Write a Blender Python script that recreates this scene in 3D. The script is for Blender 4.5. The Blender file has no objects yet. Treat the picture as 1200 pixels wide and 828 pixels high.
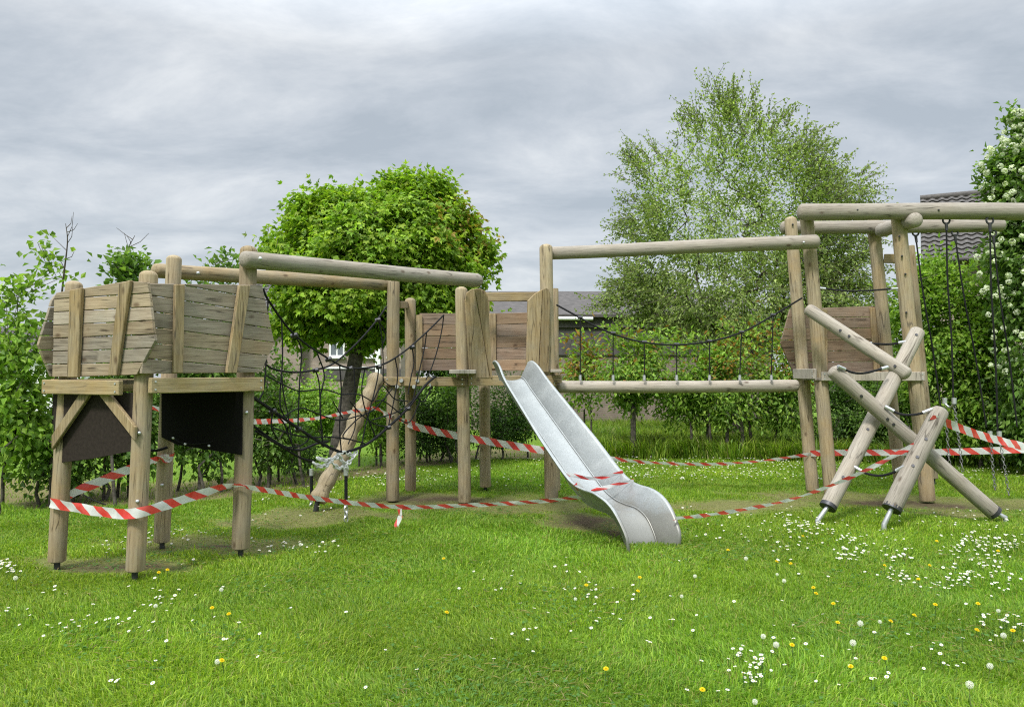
import bpy, bmesh, math, random
import numpy as np
from mathutils import Vector, Matrix
random.seed(7); RNG = np.random.default_rng(7)
sc = bpy.context.scene
COL = sc.collection
FPX, CX, CY, EYE, TILT = 940.0, 600.0, 414.0, 1.5, math.radians(1.9)
W = {}

# ------------------------------------------------------------------ helpers
def P(px, py, d):
    u = (px-CX)/FPX; v = (CY-py)/FPX
    y = math.cos(TILT)-v*math.sin(TILT); z = math.sin(TILT)+v*math.cos(TILT)
    k = d/y
    return Vector((u*k, d, EYE+z*k))

def ray(px, py):
    return P(px, py, 1.0)-Vector((0, 0, EYE))

def gz(x, y):
    x = np.asarray(x, float); y = np.asarray(y, float)
    b = 0.020*np.sin(x*1.3+0.7)*np.cos(y*0.9+0.3)+0.012*np.sin(x*3.1+y*2.3)+0.006*np.sin(x*7.3-y*5.1)
    fade = np.clip((30-np.hypot(x, y))/15, 0, 1)
    return b*fade

def G(px, py):
    """the point of the ground seen at a pixel"""
    r = ray(px, py); k = -EYE/r.z
    x, y = r.x*k, r.y*k
    return Vector((x, y, float(gz(x, y))))

def GD(px, d):
    p = P(px, 500, d)
    return Vector((p.x, d, float(gz(p.x, d))))

def props(o, label=None, cat=None, group=None, kind=None):
    if label: o['label'] = label
    if cat: o['category'] = cat
    if group: o['group'] = group
    if kind: o['kind'] = kind
    return o

def place(o, M, parent=None):
    COL.objects.link(o)
    if parent is not None:
        o.parent = parent
        o.matrix_parent_inverse = W[parent].inverted()
    o.matrix_basis = M
    W[o] = M.copy()
    return o

def thing(name, label, cat, loc, group=None):
    o = bpy.data.objects.new(name, None); o.empty_display_size = 0.2
    place(o, Matrix.Translation(loc))
    return props(o, label, cat, group)

def obj(name, mesh, mat, parent=None, M=None):
    o = bpy.data.objects.new(name, mesh)
    mats = mat if isinstance(mat, (list, tuple)) else [mat]
    mesh.materials.clear()
    for m in mats: mesh.materials.append(m)
    return place(o, M if M is not None else Matrix.Identity(4), parent)

def np_mesh(name, verts, faces_flat, totals, col=None, smooth=False, mats=None):
    me = bpy.data.meshes.new(name)
    verts = np.asarray(verts, np.float32); ff = np.asarray(faces_flat, np.int32); tot = np.asarray(totals, np.int32)
    me.vertices.add(len(verts)); me.vertices.foreach_set('co', verts.ravel())
    me.loops.add(len(ff)); me.loops.foreach_set('vertex_index', ff)
    me.polygons.add(len(tot))
    st = np.concatenate([[0], np.cumsum(tot)[:-1]]).astype(np.int32)
    me.polygons.foreach_set('loop_start', st)
    if mats is not None: me.polygons.foreach_set('material_index', np.asarray(mats, np.int32))
    me.polygons.foreach_set('use_smooth', np.full(len(tot), smooth))
    me.update(calc_edges=True)
    if col is not None:
        a = me.color_attributes.new('Col', 'FLOAT_COLOR', 'POINT')
        c = np.ones((len(verts), 4), np.float32); c[:, :3] = col
        a.data.foreach_set('color', c.ravel())
    return me

class MB:
    """collects shapes into one mesh"""
    def __init__(s): s.v = []; s.f = []; s.c = []; s.m = []
    def add(s, vs, fs, col=(1, 1, 1), mi=0):
        n = len(s.v); s.v += [tuple(v) for v in vs]; s.c += [col]*len(vs)
        s.f += [tuple(i+n for i in f) for f in fs]; s.m += [mi]*len(fs)
    def box(s, lo, hi, col=(1, 1, 1), mi=0, M=None):
        x0, y0, z0 = lo; x1, y1, z1 = hi
        vs = [Vector(p) for p in ((x0,y0,z0),(x1,y0,z0),(x1,y1,z0),(x0,y1,z0),(x0,y0,z1),(x1,y0,z1),(x1,y1,z1),(x0,y1,z1))]
        if M is not None: vs = [M @ v for v in vs]
        s.add(vs, [(3,2,1,0),(4,5,6,7),(0,1,5,4),(1,2,6,5),(2,3,7,6),(3,0,4,7)], col, mi)
    def tube(s, pts, rads, n=6, cap=True, col=(1, 1, 1), mi=0):
        pts = [Vector(p) for p in pts]
        if not isinstance(rads, (list, tuple)): rads = [rads]*len(pts)
        vs = []; fs = []; up = None
        for i, p in enumerate(pts):
            t = (pts[min(i+1, len(pts)-1)]-pts[max(i-1, 0)])
            t = t.normalized() if t.length > 1e-9 else Vector((0, 0, 1))
            if up is None:
                a = Vector((0, 0, 1)) if abs(t.z) < .9 else Vector((1, 0, 0))
                up = (a-t*a.dot(t)).normalized()
            else:
                up = up-t*up.dot(t)
                up = up.normalized() if up.length > 1e-6 else t.orthogonal().normalized()
            b = t.cross(up)
            for k in range(n):
                a = 2*math.pi*k/n
                vs.append(p+(up*math.cos(a)+b*math.sin(a))*rads[i])
        for i in range(len(pts)-1):
            for k in range(n):
                k2 = (k+1) % n
                fs.append((i*n+k, i*n+k2, (i+1)*n+k2, (i+1)*n+k))
        if cap:
            fs.append(tuple(reversed(range(n)))); fs.append(tuple((len(pts)-1)*n+k for k in range(n)))
        s.add(vs, fs, col, mi)
    def torus(s, c, ax, up, R, r, n=10, m=5, sx=1.0, col=(1, 1, 1), mi=0):
        ax = ax.normalized(); up = (up-ax*up.dot(ax)).normalized(); b = ax.cross(up)
        vs = []; fs = []
        for i in range(n):
            a = 2*math.pi*i/n
            d = up*math.cos(a)+b*math.sin(a)*sx; cc = c+d*R; dn = d.normalized()
            for k in range(m):
                q = 2*math.pi*k/m
                vs.append(cc+dn*r*math.cos(q)+ax*r*math.sin(q))
        for i in range(n):
            for k in range(m):
                fs.append((i*m+k, ((i+1) % n)*m+k, ((i+1) % n)*m+(k+1) % m, i*m+(k+1) % m))
        s.add(vs, fs, col, mi)
    def mesh(s, name, smooth=False):
        tot = [len(f) for f in s.f]; ff = [i for f in s.f for i in f]
        me = np_mesh(name, np.array(s.v), ff, tot, np.array(s.c), smooth, s.m)
        if smooth: 
            try: me.set_sharp_from_angle(angle=math.radians(50))
            except Exception: pass
        return me
    def build(s, name, mat, parent=None, smooth=False, base=None):
        """world-space verts; origin moved to base (or to the middle of the verts)"""
        b = Vector(base) if base is not None else Vector(np.array(s.v).mean(axis=0))
        s.v = [(v[0]-b.x, v[1]-b.y, v[2]-b.z) for v in s.v]
        return obj(name, s.mesh(name, smooth), mat, parent, Matrix.Translation(b))

def axis_matrix(p0, p1):
    z = (p1-p0).normalized()
    return Matrix.Translation(p0) @ z.to_track_quat('Z', 'Y').to_matrix().to_4x4()

def spline(pts, per=10):
    pts = [Vector(p) for p in pts]
    if len(pts) < 3:
        return [pts[0].lerp(pts[-1], i/per) for i in range(per+1)]
    q = [pts[0]*2-pts[1]]+pts+[pts[-1]*2-pts[-2]]
    out = []
    for i in range(1, len(q)-2):
        a, b, c, d = q[i-1], q[i], q[i+1], q[i+2]
        for k in range(per):
            t = k/per
            out.append(0.5*((2*b)+(c-a)*t+(2*a-5*b+4*c-d)*t*t+(3*b-a-3*c+d)*t**3))
    out.append(pts[-1])
    return out

# ------------------------------------------------------------------ materials
def new_mat(name):
    m = bpy.data.materials.new(name); m.use_nodes = True
    nt = m.node_tree; nt.nodes.clear()
    out = nt.nodes.new('ShaderNodeOutputMaterial')
    b = nt.nodes.new('ShaderNodeBsdfPrincipled')
    nt.links.new(b.outputs[0], out.inputs[0])
    return m, nt, b, out
def N(nt, t, **kw):
    n = nt.nodes.new(t)
    for k, v in kw.items():
        if k in n.inputs: n.inputs[k].default_value = v
        else: setattr(n, k, v)
    return n
def ramp(nt, stops, src=None):
    r = nt.nodes.new('ShaderNodeValToRGB'); e = r.color_ramp.elements
    while len(e) > 1: e.remove(e[-1])
    e[0].position = stops[0][0]; c = stops[0][1]; e[0].color = (*c, 1) if len(c) == 3 else c
    for p, c in stops[1:]:
        x = e.new(p); x.color = (*c, 1)
    if src is not None: nt.links.new(src, r.inputs[0])
    return r
def mixc(nt, mode, fac, a, b):
    m = nt.nodes.new('ShaderNodeMix'); m.data_type = 'RGBA'; m.blend_type = mode
    for sock, v in ((m.inputs[0], fac), (m.inputs[6], a), (m.inputs[7], b)):
        if hasattr(v, 'is_linked') or hasattr(v, 'links'): nt.links.new(v, sock)
        elif isinstance(v, (int, float)): sock.default_value = v
        else: sock.default_value = (*v, 1)
    return m.outputs[2]

def wood(name, axis, light, mid, dark, warm, warm_amt=0.35, crack=0.5):
    m, nt, b, out = new_mat(name)
    tc = N(nt, 'ShaderNodeTexCoord'); oi = N(nt, 'ShaderNodeObjectInfo')
    off = N(nt, 'ShaderNodeVectorMath', operation='SCALE'); 
    cmb = N(nt, 'ShaderNodeCombineXYZ')
    for i in range(3): nt.links.new(oi.outputs['Random'], cmb.inputs[i])
    nt.links.new(cmb.outputs[0], off.inputs[0]); off.inputs['Scale'].default_value = 37.0
    add = N(nt, 'ShaderNodeVectorMath', operation='ADD')
    nt.links.new(tc.outputs['Object'], add.inputs[0]); nt.links.new(off.outputs[0], add.inputs[1])
    mp = N(nt, 'ShaderNodeMapping'); nt.links.new(add.outputs[0], mp.inputs['Vector'])
    sc_ = [1, 1, 1]; sc_[axis] = 0.055; mp.inputs['Scale'].default_value = sc_
    n1 = N(nt, 'ShaderNodeTexNoise', Scale=55.0, Detail=6.0, Roughness=0.65); nt.links.new(mp.outputs[0], n1.inputs['Vector'])
    n2 = N(nt, 'ShaderNodeTexNoise', Scale=2.6, Detail=3.0); nt.links.new(add.outputs[0], n2.inputs['Vector'])
    n3 = N(nt, 'ShaderNodeTexNoise', Scale=140.0, Detail=2.0); nt.links.new(mp.outputs[0], n3.inputs['Vector'])
    r1 = ramp(nt, [(0.28, dark), (0.5, mid), (0.72, light)], n1.outputs['Fac'])
    rw = ramp(nt, [(0.45, (0, 0, 0)), (0.7, (1, 1, 1))], n2.outputs['Fac'])
    wm = N(nt, 'ShaderNodeMath', operation='MULTIPLY'); nt.links.new(rw.outputs[0], wm.inputs[0]); wm.inputs[1].default_value = warm_amt
    c = mixc(nt, 'MIX', wm.outputs[0], r1.outputs[0], warm)
    # dark lengthwise cracks
    rc = ramp(nt, [(0.30, (0.25, 0.25, 0.25)), (0.37, (1, 1, 1))], n3.outputs['Fac'])
    c = mixc(nt, 'MULTIPLY', crack, c, rc.outputs[0])
    # knots
    mk = N(nt, 'ShaderNodeMapping'); nt.links.new(add.outputs[0], mk.inputs['Vector'])
    s2 = [1, 1, 1]; s2[axis] = 0.55; mk.inputs['Scale'].default_value = s2
    vo = N(nt, 'ShaderNodeTexVoronoi', Scale=5.5); nt.links.new(mk.outputs[0], vo.inputs['Vector'])
    rk = ramp(nt, [(0.05, (0.30, 0.22, 0.16)), (0.13, (1, 1, 1))], vo.outputs['Distance'])
    c = mixc(nt, 'MULTIPLY', 0.8, c, rk.outputs[0])
    # long drying splits
    mq = N(nt, 'ShaderNodeMapping'); nt.links.new(add.outputs[0], mq.inputs['Vector'])
    s3 = [1, 1, 1]; s3[axis] = 0.07; mq.inputs['Scale'].default_value = s3
    n4 = N(nt, 'ShaderNodeTexNoise', Scale=13.0, Detail=2.0, Roughness=0.4); nt.links.new(mq.outputs[0], n4.inputs['Vector'])
    rs = ramp(nt, [(0.482, (1, 1, 1)), (0.496, (0.14, 0.12, 0.10)), (0.505, (0.14, 0.12, 0.10)), (0.519, (1, 1, 1))], n4.outputs['Fac'])
    n5 = N(nt, 'ShaderNodeTexNoise', Scale=3.7, Detail=2.0); nt.links.new(add.outputs[0], n5.inputs['Vector'])
    r5 = ramp(nt, [(0.48, (0, 0, 0)), (0.58, (0.75, 0.75, 0.75))], n5.outputs['Fac'])
    c = mixc(nt, 'MULTIPLY', r5.outputs[0], c, rs.outputs[0])
    # weather stains: grey-green lichen film and dark blotches
    n6 = N(nt, 'ShaderNodeTexNoise', Scale=6.0, Detail=7.0, Roughness=0.7); nt.links.new(add.outputs[0], n6.inputs['Vector'])
    r6 = ramp(nt, [(0.42, (0, 0, 0)), (0.70, (0.36, 0.36, 0.36))], n6.outputs['Fac'])
    c = mixc(nt, 'MIX', r6.outputs[0], c, (0.225, 0.21, 0.18))
    at = N(nt, 'ShaderNodeAttribute', attribute_name='Col')
    c = mixc(nt, 'MULTIPLY', 1.0, c, at.outputs['Color'])
    hsv = N(nt, 'ShaderNodeHueSaturation'); nt.links.new(c, hsv.inputs['Color'])
    mr = N(nt, 'ShaderNodeMapRange'); nt.links.new(oi.outputs['Random'], mr.inputs[0]); mr.inputs[3].default_value = 0.78; mr.inputs[4].default_value = 1.12
    nt.links.new(mr.outputs[0], hsv.inputs['Value'])
    nt.links.new(hsv.outputs[0], b.inputs['Base Color'])
    b.inputs['Roughness'].default_value = 0.85; b.inputs['Specular IOR Level'].default_value = 0.25
    bp = N(nt, 'ShaderNodeBump', Strength=0.5, Distance=0.006); nt.links.new(n1.outputs['Fac'], bp.inputs['Height'])
    nt.links.new(bp.outputs[0], b.inputs['Normal'])
    return m

def plain(name, col, rough=0.6, metal=0.0, noise=0.0, nscale=20.0, bump=0.0, spec=0.5):
    m, nt, b, out = new_mat(name)
    b.inputs['Roughness'].default_value = rough; b.inputs['Metallic'].default_value = metal
    b.inputs['Specular IOR Level'].default_value = spec
    tc = N(nt, 'ShaderNodeTexCoord')
    n = N(nt, 'ShaderNodeTexNoise', Scale=nscale, Detail=5.0); nt.links.new(tc.outputs['Object'], n.inputs['Vector'])
    lo = tuple(c*(1-noise) for c in col); hi = tuple(min(1, c*(1+noise)) for c in col)
    r = ramp(nt, [(0.3, lo), (0.7, hi)], n.outputs['Fac'])
    nt.links.new(r.outputs[0], b.inputs['Base Color'])
    if bump:
        bp = N(nt, 'ShaderNodeBump', Strength=bump, Distance=0.01); nt.links.new(n.outputs['Fac'], bp.inputs['Height'])
        nt.links.new(bp.outputs[0], b.inputs['Normal'])
    return m

def leafmat(name, trans=0.45, rough=0.5, spec=0.3):
    m, nt, b, out = new_mat(name)
    at = N(nt, 'ShaderNodeAttribute', attribute_name='Col')
    nt.links.new(at.outputs['Color'], b.inputs['Base Color'])
    b.inputs['Roughness'].default_value = rough; b.inputs['Specular IOR Level'].default_value = spec
    t = N(nt, 'ShaderNodeBsdfTranslucent')
    g = mixc(nt, 'MULTIPLY', 1.0, at.outputs['Color'], (1.15, 1.25, 0.55)); nt.links.new(g, t.inputs['Color'])
    mx = N(nt, 'ShaderNodeMixShader'); mx.inputs[0].default_value = trans
    nt.links.new(b.outputs[0], mx.inputs[1]); nt.links.new(t.outputs[0], mx.inputs[2])
    nt.links.new(mx.outputs[0], out.inputs[0])
    return m

M_LOG = wood('log_wood', 2, (0.418, 0.350, 0.227), (0.329, 0.264, 0.165), (0.187, 0.145, 0.084), (0.356, 0.231, 0.096), 0.45, 0.45)
M_GREY = wood('grey_log_wood', 2, (0.405, 0.370, 0.314), (0.331, 0.296, 0.246), (0.211, 0.185, 0.151), (0.326, 0.259, 0.181), 0.25, 0.6)
M_PLANK = wood('plank_wood', 0, (0.367, 0.324, 0.262), (0.277, 0.239, 0.185), (0.145, 0.118, 0.087), (0.296, 0.201, 0.120), 0.35, 0.55)
M_RED = wood('reddish_plank_wood', 0, (0.319, 0.251, 0.187), (0.238, 0.178, 0.128), (0.135, 0.096, 0.065), (0.261, 0.174, 0.112), 0.4, 0.45)
M_BEAM = wood('sawn_beam_wood', 0, (0.383, 0.307, 0.173), (0.303, 0.231, 0.118), (0.178, 0.128, 0.059), (0.339, 0.214, 0.074), 0.4, 0.45)
M_BOARD = wood('upright_board_wood', 2, (0.401, 0.320, 0.191), (0.295, 0.222, 0.121), (0.134, 0.094, 0.044), (0.320, 0.206, 0.081), 0.4, 0.7)
M_RUBBER = plain('rubber_sheet', (0.026, 0.020, 0.016), 0.85, 0, 0.25, 40, 0, 0.15)
M_ROPE = plain('black_rope', (0.009, 0.009, 0.010), 0.75, 0, 0.4, 150, 0.5, 0.25)
M_SOFTBLACK = plain('black_rubber', (0.006, 0.0055, 0.005), 0.85, 0, 0.25, 40, 0, 0.15)
M_WHITEROPE = plain('pale_rope', (0.6, 0.6, 0.57), 0.7, 0, 0.2, 150)
M_STEEL = plain('galvanised_steel', (0.55, 0.56, 0.57), 0.42, 0.75, 0.15, 60)
M_OLDSTEEL = plain('weathered_steel', (0.19, 0.19, 0.19), 0.55, 0.5, 0.3, 60)
M_DARKSTEEL = plain('dark_steel', (0.06, 0.06, 0.065), 0.5, 0.6, 0.3, 60)
M_BARK = plain('bark', (0.085, 0.075, 0.062), 0.95, 0, 0.5, 18, 0.9, 0.2)
M_TWIG = plain('twig_bark', (0.07, 0.058, 0.045), 0.9, 0, 0.4, 30, 0.3, 0.2)
M_LEAF = leafmat('leaf'); M_GRASS = leafmat('grass_blade', 0.45, 0.55, 0.25)
M_WHITEFRAME = plain('white_paint', (0.75, 0.76, 0.76), 0.5, 0, 0.06, 8)
M_PETAL = leafmat('petal', 0.3, 0.6, 0.2)

def slide_mat():
    m, nt, b, out = new_mat('brushed_stainless')
    tc = N(nt, 'ShaderNodeTexCoord')
    n = N(nt, 'ShaderNodeTexNoise', Scale=4.0, Detail=8.0, Roughness=0.75); nt.links.new(tc.outputs['Object'], n.inputs['Vector'])
    r = ramp(nt, [(0.3, (0.30, 0.32, 0.318)), (0.7, (0.385, 0.405, 0.40))], n.outputs['Fac']); nt.links.new(r.outputs[0], b.inputs['Base Color'])
    rr = ramp(nt, [(0.3, (0.36,)*3), (0.7, (0.56,)*3)], n.outputs['Fac']); nt.links.new(rr.outputs[0], b.inputs['Roughness'])
    ms = N(nt, 'ShaderNodeMapping'); nt.links.new(tc.outputs['Object'], ms.inputs['Vector']); ms.inputs['Rotation'].default_value = (0, math.radians(-32), math.radians(29)); ms.inputs['Scale'].default_value = (14, .8, 14)
    ns = N(nt, 'ShaderNodeTexNoise', Scale=9.0, Detail=3.0); nt.links.new(ms.outputs[0], ns.inputs['Vector'])
    rs = ramp(nt, [(.35, (.86, .86, .85)), (.6, (1.06, 1.06, 1.06))], ns.outputs['Fac'])
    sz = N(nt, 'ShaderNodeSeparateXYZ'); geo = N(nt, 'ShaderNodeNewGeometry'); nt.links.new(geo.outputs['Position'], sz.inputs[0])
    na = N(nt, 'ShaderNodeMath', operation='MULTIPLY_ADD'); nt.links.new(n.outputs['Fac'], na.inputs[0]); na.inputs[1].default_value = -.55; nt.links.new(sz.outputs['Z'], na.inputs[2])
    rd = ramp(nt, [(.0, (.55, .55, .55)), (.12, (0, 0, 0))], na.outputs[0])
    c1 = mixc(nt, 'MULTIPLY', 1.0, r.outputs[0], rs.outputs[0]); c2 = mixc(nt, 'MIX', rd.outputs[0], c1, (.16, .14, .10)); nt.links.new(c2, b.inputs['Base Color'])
    b.inputs['Metallic'].default_value = 0.5
    return m
M_SLIDE = slide_mat()

def tape_mat():
    m, nt, b, out = new_mat('barrier_tape')
    uv = N(nt, 'ShaderNodeUVMap'); sx = N(nt, 'ShaderNodeSeparateXYZ'); nt.links.new(uv.outputs[0], sx.inputs[0])
    a = N(nt, 'ShaderNodeMath', operation='MULTIPLY_ADD'); nt.links.new(sx.outputs['Y'], a.inputs[0]); a.inputs[1].default_value = 0.055; nt.links.new(sx.outputs['X'], a.inputs[2])
    d = N(nt, 'ShaderNodeMath', operation='DIVIDE'); nt.links.new(a.outputs[0], d.inputs[0]); d.inputs[1].default_value = 0.225
    f = N(nt, 'ShaderNodeMath', operation='FRACT'); nt.links.new(d.outputs[0], f.inputs[0])
    st = N(nt, 'ShaderNodeMath', operation='GREATER_THAN'); nt.links.new(f.outputs[0], st.inputs[0]); st.inputs[1].default_value = 0.55
    tc = N(nt, 'ShaderNodeTexCoord'); n = N(nt, 'ShaderNodeTexNoise', Scale=9.0, Detail=4.0); nt.links.new(tc.outputs['Object'], n.inputs['Vector'])
    rw = ramp(nt, [(0.35, (0.60, 0.60, 0.60)), (0.65, (0.80, 0.80, 0.79))], n.outputs['Fac'])
    rr = ramp(nt, [(0.35, (0.66, 0.045, 0.04)), (0.68, (0.80, 0.13, 0.115))], n.outputs['Fac'])
    c = mixc(nt, 'MIX', st.outputs[0], rw.outputs[0], rr.outputs[0])
    nt.links.new(c, b.inputs['Base Color']); b.inputs['Roughness'].default_value = 0.28
    t = N(nt, 'ShaderNodeBsdfTranslucent'); nt.links.new(c, t.inputs['Color'])
    mx = N(nt, 'ShaderNodeMixShader'); mx.inputs[0].default_value = 0.25
    nt.links.new(b.outputs[0], mx.inputs[1]); nt.links.new(t.outputs[0], mx.inputs[2]); nt.links.new(mx.outputs[0], out.inputs[0])
    return m
M_TAPE = tape_mat()

# ------------------------------------------------------------------ timber builders
def log_mesh(length, r0, r1, round0=False, round1=True, wob=0.004, n=18):
    """round timber along local Z"""
    rings = []
    def dome(z0, r, sgn):
        return [(z0+sgn*r*0.62*math.sin(a), r*math.cos(a)) for a in (0.35, 0.7, 1.0, 1.25, 1.45)]
    if round0: rings += list(reversed(dome(r0*0.6, r0, -1)))
    else: rings += [(0.0, r0*0.94)]
    zs = 0.012 if not round0 else r0*0.6
    k = max(3, int(length/0.22))
    ze = length-(r1*0.6 if round1 else 0.012)
    for i in range(k+1):
        t = i/k; rings.append((zs+(ze-zs)*t, r0+(r1-r0)*t))
    if round1: rings += dome(length-r1*0.6, r1, 1)
    else: rings += [(length, r1*0.94)]
    ph = random.random()*9
    vs = []; fs = []
    for i, (z, r) in enumerate(rings):
        dx = wob*math.sin(z*2.1+ph); dy = wob*math.cos(z*1.7+ph*2)
        for j in range(n):
            a = 2*math.pi*j/n
            rr = r*(1+0.018*math.sin(3*a+z*1.3+ph)+0.010*math.sin(7*a-z*3+ph))
            vs.append((rr*math.cos(a)+dx, rr*math.sin(a)+dy, z))
    for i in range(len(rings)-1):
        for j in range(n):
            j2 = (j+1) % n
            fs.append((i*n+j, i*n+j2, (i+1)*n+j2, (i+1)*n+j))
    mb = MB(); mb.add(vs, fs)
    mb.f.append(tuple(reversed(range(n)))); mb.f.append(tuple((len(rings)-1)*n+j for j in range(n))); mb.m += [0, 0]
    me = mb.mesh('log', True)
    return me

def log(name, p0, p1, r0, r1=None, parent=None, mat=None, round0=False, round1=True):
    r1 = r1 or r0
    me = log_mesh((p1-p0).length, r0, r1, round0, round1)
    me.name = name
    return obj(name, me, mat or M_LOG, parent, axis_matrix(p0, p1))

def rad(wpx, d): return wpx*0.5*d/FPX

def bolt(parent, p, facing=None, r=0.014, mat=None):
    f = (facing or (Vector((0, 0, EYE))-p)).normalized()
    mb = MB(); mb.tube([p-f*0.03, p+f*0.004, p+f*0.010], [r, r, r*0.6], 10)
    return mb.build('bolt', mat or M_STEEL, parent, True)

def post(parent, b, t, d, w, d2=None, shoe=True, mat=None, round1=True):
    """upright round post: pixel of its lower and upper end, depth, thickness in px"""
    p0 = P(*b, d); p1 = P(*t, d2 or d)
    o = log('post', p0, p1, rad(w, d), rad(w, d)*0.97, parent, mat, False, round1)
    if shoe:
        mb = MB(); g = float(gz(p0.x, p0.y)); q = p0.copy(); q.z += 0.03
        e = Vector((p0.x, p0.y, g-0.05))
        mb.tube([e, q], [0.024, 0.024], 8)
        mb.tube([q-Vector((0, 0, .038)), q-Vector((0, 0, .026))], [rad(w, d)*0.72]*2, 12)
        mb.build('post_shoe', M_DARKSTEEL, o, True)
    return o

class Plane:
    """an upright plane through two points, pushed out along its normal"""
    def __init__(s, a, b, off=0.0, up=None):
        s.x = (b-a).normalized(); u = (up or Vector((0, 0, 1))); s.z = (u-s.x*u.dot(s.x)).normalized()
        s.n = s.z.cross(s.x)*-1  # x × z
        if s.n.dot(Vector((0, 0, EYE))-a) < 0: s.n = -s.n
        s.o = a+s.n*off
    def shifted(s, k):
        q = Plane.__new__(Plane); q.x, q.z, q.n, q.o = s.x, s.z, s.n, s.o+s.n*k; return q
    def at(s, px, py):
        r = ray(px, py); c = Vector((0, 0, EYE))
        k = (s.o-c).dot(s.n)/r.dot(s.n)
        return c+r*k
    def local(s, p):
        d = p-s.o; return (d.dot(s.x), d.dot(s.z))
    def matrix(s):
        y = s.z.cross(s.x)
        M = Matrix.Identity(4)
        for i, v in enumerate((s.x, y, s.z, s.o)):
            for k in range(3): M[k][i] = v[k]
        return M, (1 if y.dot(s.n) > 0 else -1)

def clip(poly, a, b, c):
    """keep a*x+b*z <= c"""
    out = []
    for i in range(len(poly)):
        p, q = poly[i], poly[(i+1) % len(poly)]
        fp = a*p[0]+b*p[1]-c; fq = a*q[0]+b*q[1]-c
        if fp <= 0: out.append(p)
        if (fp < 0) != (fq < 0) and abs(fp-fq) > 1e-12:
            t = fp/(fp-fq); out.append((p[0]+(q[0]-p[0])*t, p[1]+(q[1]-p[1])*t))
    return out

def prism(bm, poly, y0, y1, bev=0.004):
    if len(poly) < 3: return []
    area = sum(poly[i][0]*poly[(i+1) % len(poly)][1]-poly[(i+1) % len(poly)][0]*poly[i][1] for i in range(len(poly)))/2
    if abs(area) < 2e-4: return []
    if area < 0: poly = poly[::-1]
    lo, hi = min(y0, y1), max(y0, y1)
    n = len(poly)
    a = [bm.verts.new((p[0], lo, p[1])) for p in poly]; b = [bm.verts.new((p[0], hi, p[1])) for p in poly]
    fs = [bm.faces.new(a), bm.faces.new(b[::-1])]
    for i in range(n): fs.append(bm.faces.new((a[i], b[i], b[(i+1) % n], a[(i+1) % n])))
    bmesh.ops.recalc_face_normals(bm, faces=fs)
    if bev:
        es = list({e for f in fs for e in f.edges})
        r = bmesh.ops.bevel(bm, geom=es, offset=bev, segments=1, affect='EDGES', clamp_overlap=True)
        return list({v for f in r['faces'] for v in f.verts}|set(v for v in a+b if v.is_valid))
    return a+b

def bm_obj(name, bm, mat, parent, M, cols=None):
    me = bpy.data.meshes.new(name); bm.to_mesh(me); bm.free()
    a = me.color_attributes.new('Col', 'FLOAT_COLOR', 'POINT')
    c = np.ones((len(me.vertices), 4), np.float32)
    if cols is not None: c[:, :3] = cols
    a.data.foreach_set('color', c.ravel())
    return obj(name, me, mat, parent, M)

def planked(name, plane, pxpoly, nplanks, slope, mat, parent, th=0.03, tones=None):
    """boarded panel cut to a pixel outline lying in a plane; slope of the boards in the panel"""
    poly = [plane.local(plane.at(*p)) for p in pxpoly]
    zz = [z-slope*x for x, z in poly]; z0, z1 = min(zz), max(zz); h = (z1-z0)/nplanks
    M, sg = plane.matrix()
    bm = bmesh.new(); cols = []
    for i in range(nplanks):
        lo, hi = z0+i*h+0.003, z0+(i+1)*h-0.003
        q = clip(poly, -slope, 1, hi); q = clip(q, slope, -1, -lo) if q else q
        if not q or len(q) < 3: continue
        # cut the boards at random butt joints
        j = random.uniform(-0.004, 0.004)
        k0 = len(bm.verts)
        prism(bm, q, j*sg, (j-th)*sg, 0.0035)
        bm.verts.index_update()
        t = random.uniform(0.78, 1.14)
        w = random.random()
        tone = (t*1.0, t*(0.98 if w > .3 else 0.92), t*(0.98 if w > .3 else 0.80)) if tones is None else tones(t, w)
        cols += [tone]*(len(bm.verts)-k0)
    bm.verts.ensure_lookup_table()
    return bm_obj(name, bm, mat, parent, M, np.array(cols))

def slab(name, plane, pxpoly, th, mat, parent, bev=0.005, tone=(1, 1, 1)):
    """solid board with a pixel outline in a plane, thickness going back from the plane"""
    poly = [plane.local(plane.at(*p)) for p in pxpoly]
    M, sg = plane.matrix(); bm = bmesh.new()
    prism(bm, poly, 0, -th*sg, bev)
    return bm_obj(name, bm, mat, parent, M, np.array(tone))

def bar(name, a, b, w, h, mat, parent, bev=0.006):
    """sawn timber from a to b, w thick and h high"""
    x = (b-a).normalized(); y = Vector((0, 0, 1)).cross(x).normalized(); z = x.cross(y)
    M = Matrix.Identity(4)
    for i, v in enumerate((x, y, z, a)):
        for k in range(3): M[k][i] = v[k]
    L = (b-a).length; bm = bmesh.new()
    prism(bm, [(0, -h/2), (L, -h/2), (L, h/2), (0, h/2)], -w/2, w/2, bev)
    return bm_obj(name, bm, mat, parent, M)

def rope(name, pts, r, parent=None, mat=None, per=8, n=6):
    mb = MB(); mb.tube(spline(pts, per), r, n); return mb.build(name, mat or M_ROPE, parent, True)

def chain(name, pts, parent, link=0.045, r=0.0045, mat=None):
    sp = spline(pts, 24); mb = MB(); acc = 0; flip = False
    for a, b in zip(sp, sp[1:]):
        acc += (b-a).length
        if acc >= link*0.72:
            acc = 0; t = (b-a).normalized(); s = t.orthogonal().normalized()
            if flip: s = t.cross(s)
            mb.torus(b, s, t, link*0.5, r, 10, 5, 0.6); flip = not flip
    return mb.build(name, mat or M_STEEL, parent, True)

def ferrule(parent, p, d, L=0.05, r=0.016):
    mb = MB(); d = d.normalized(); mb.tube([p, p+d*L], [r, r], 8)
    return mb.build('ferrule', M_STEEL, parent, True)

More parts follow.
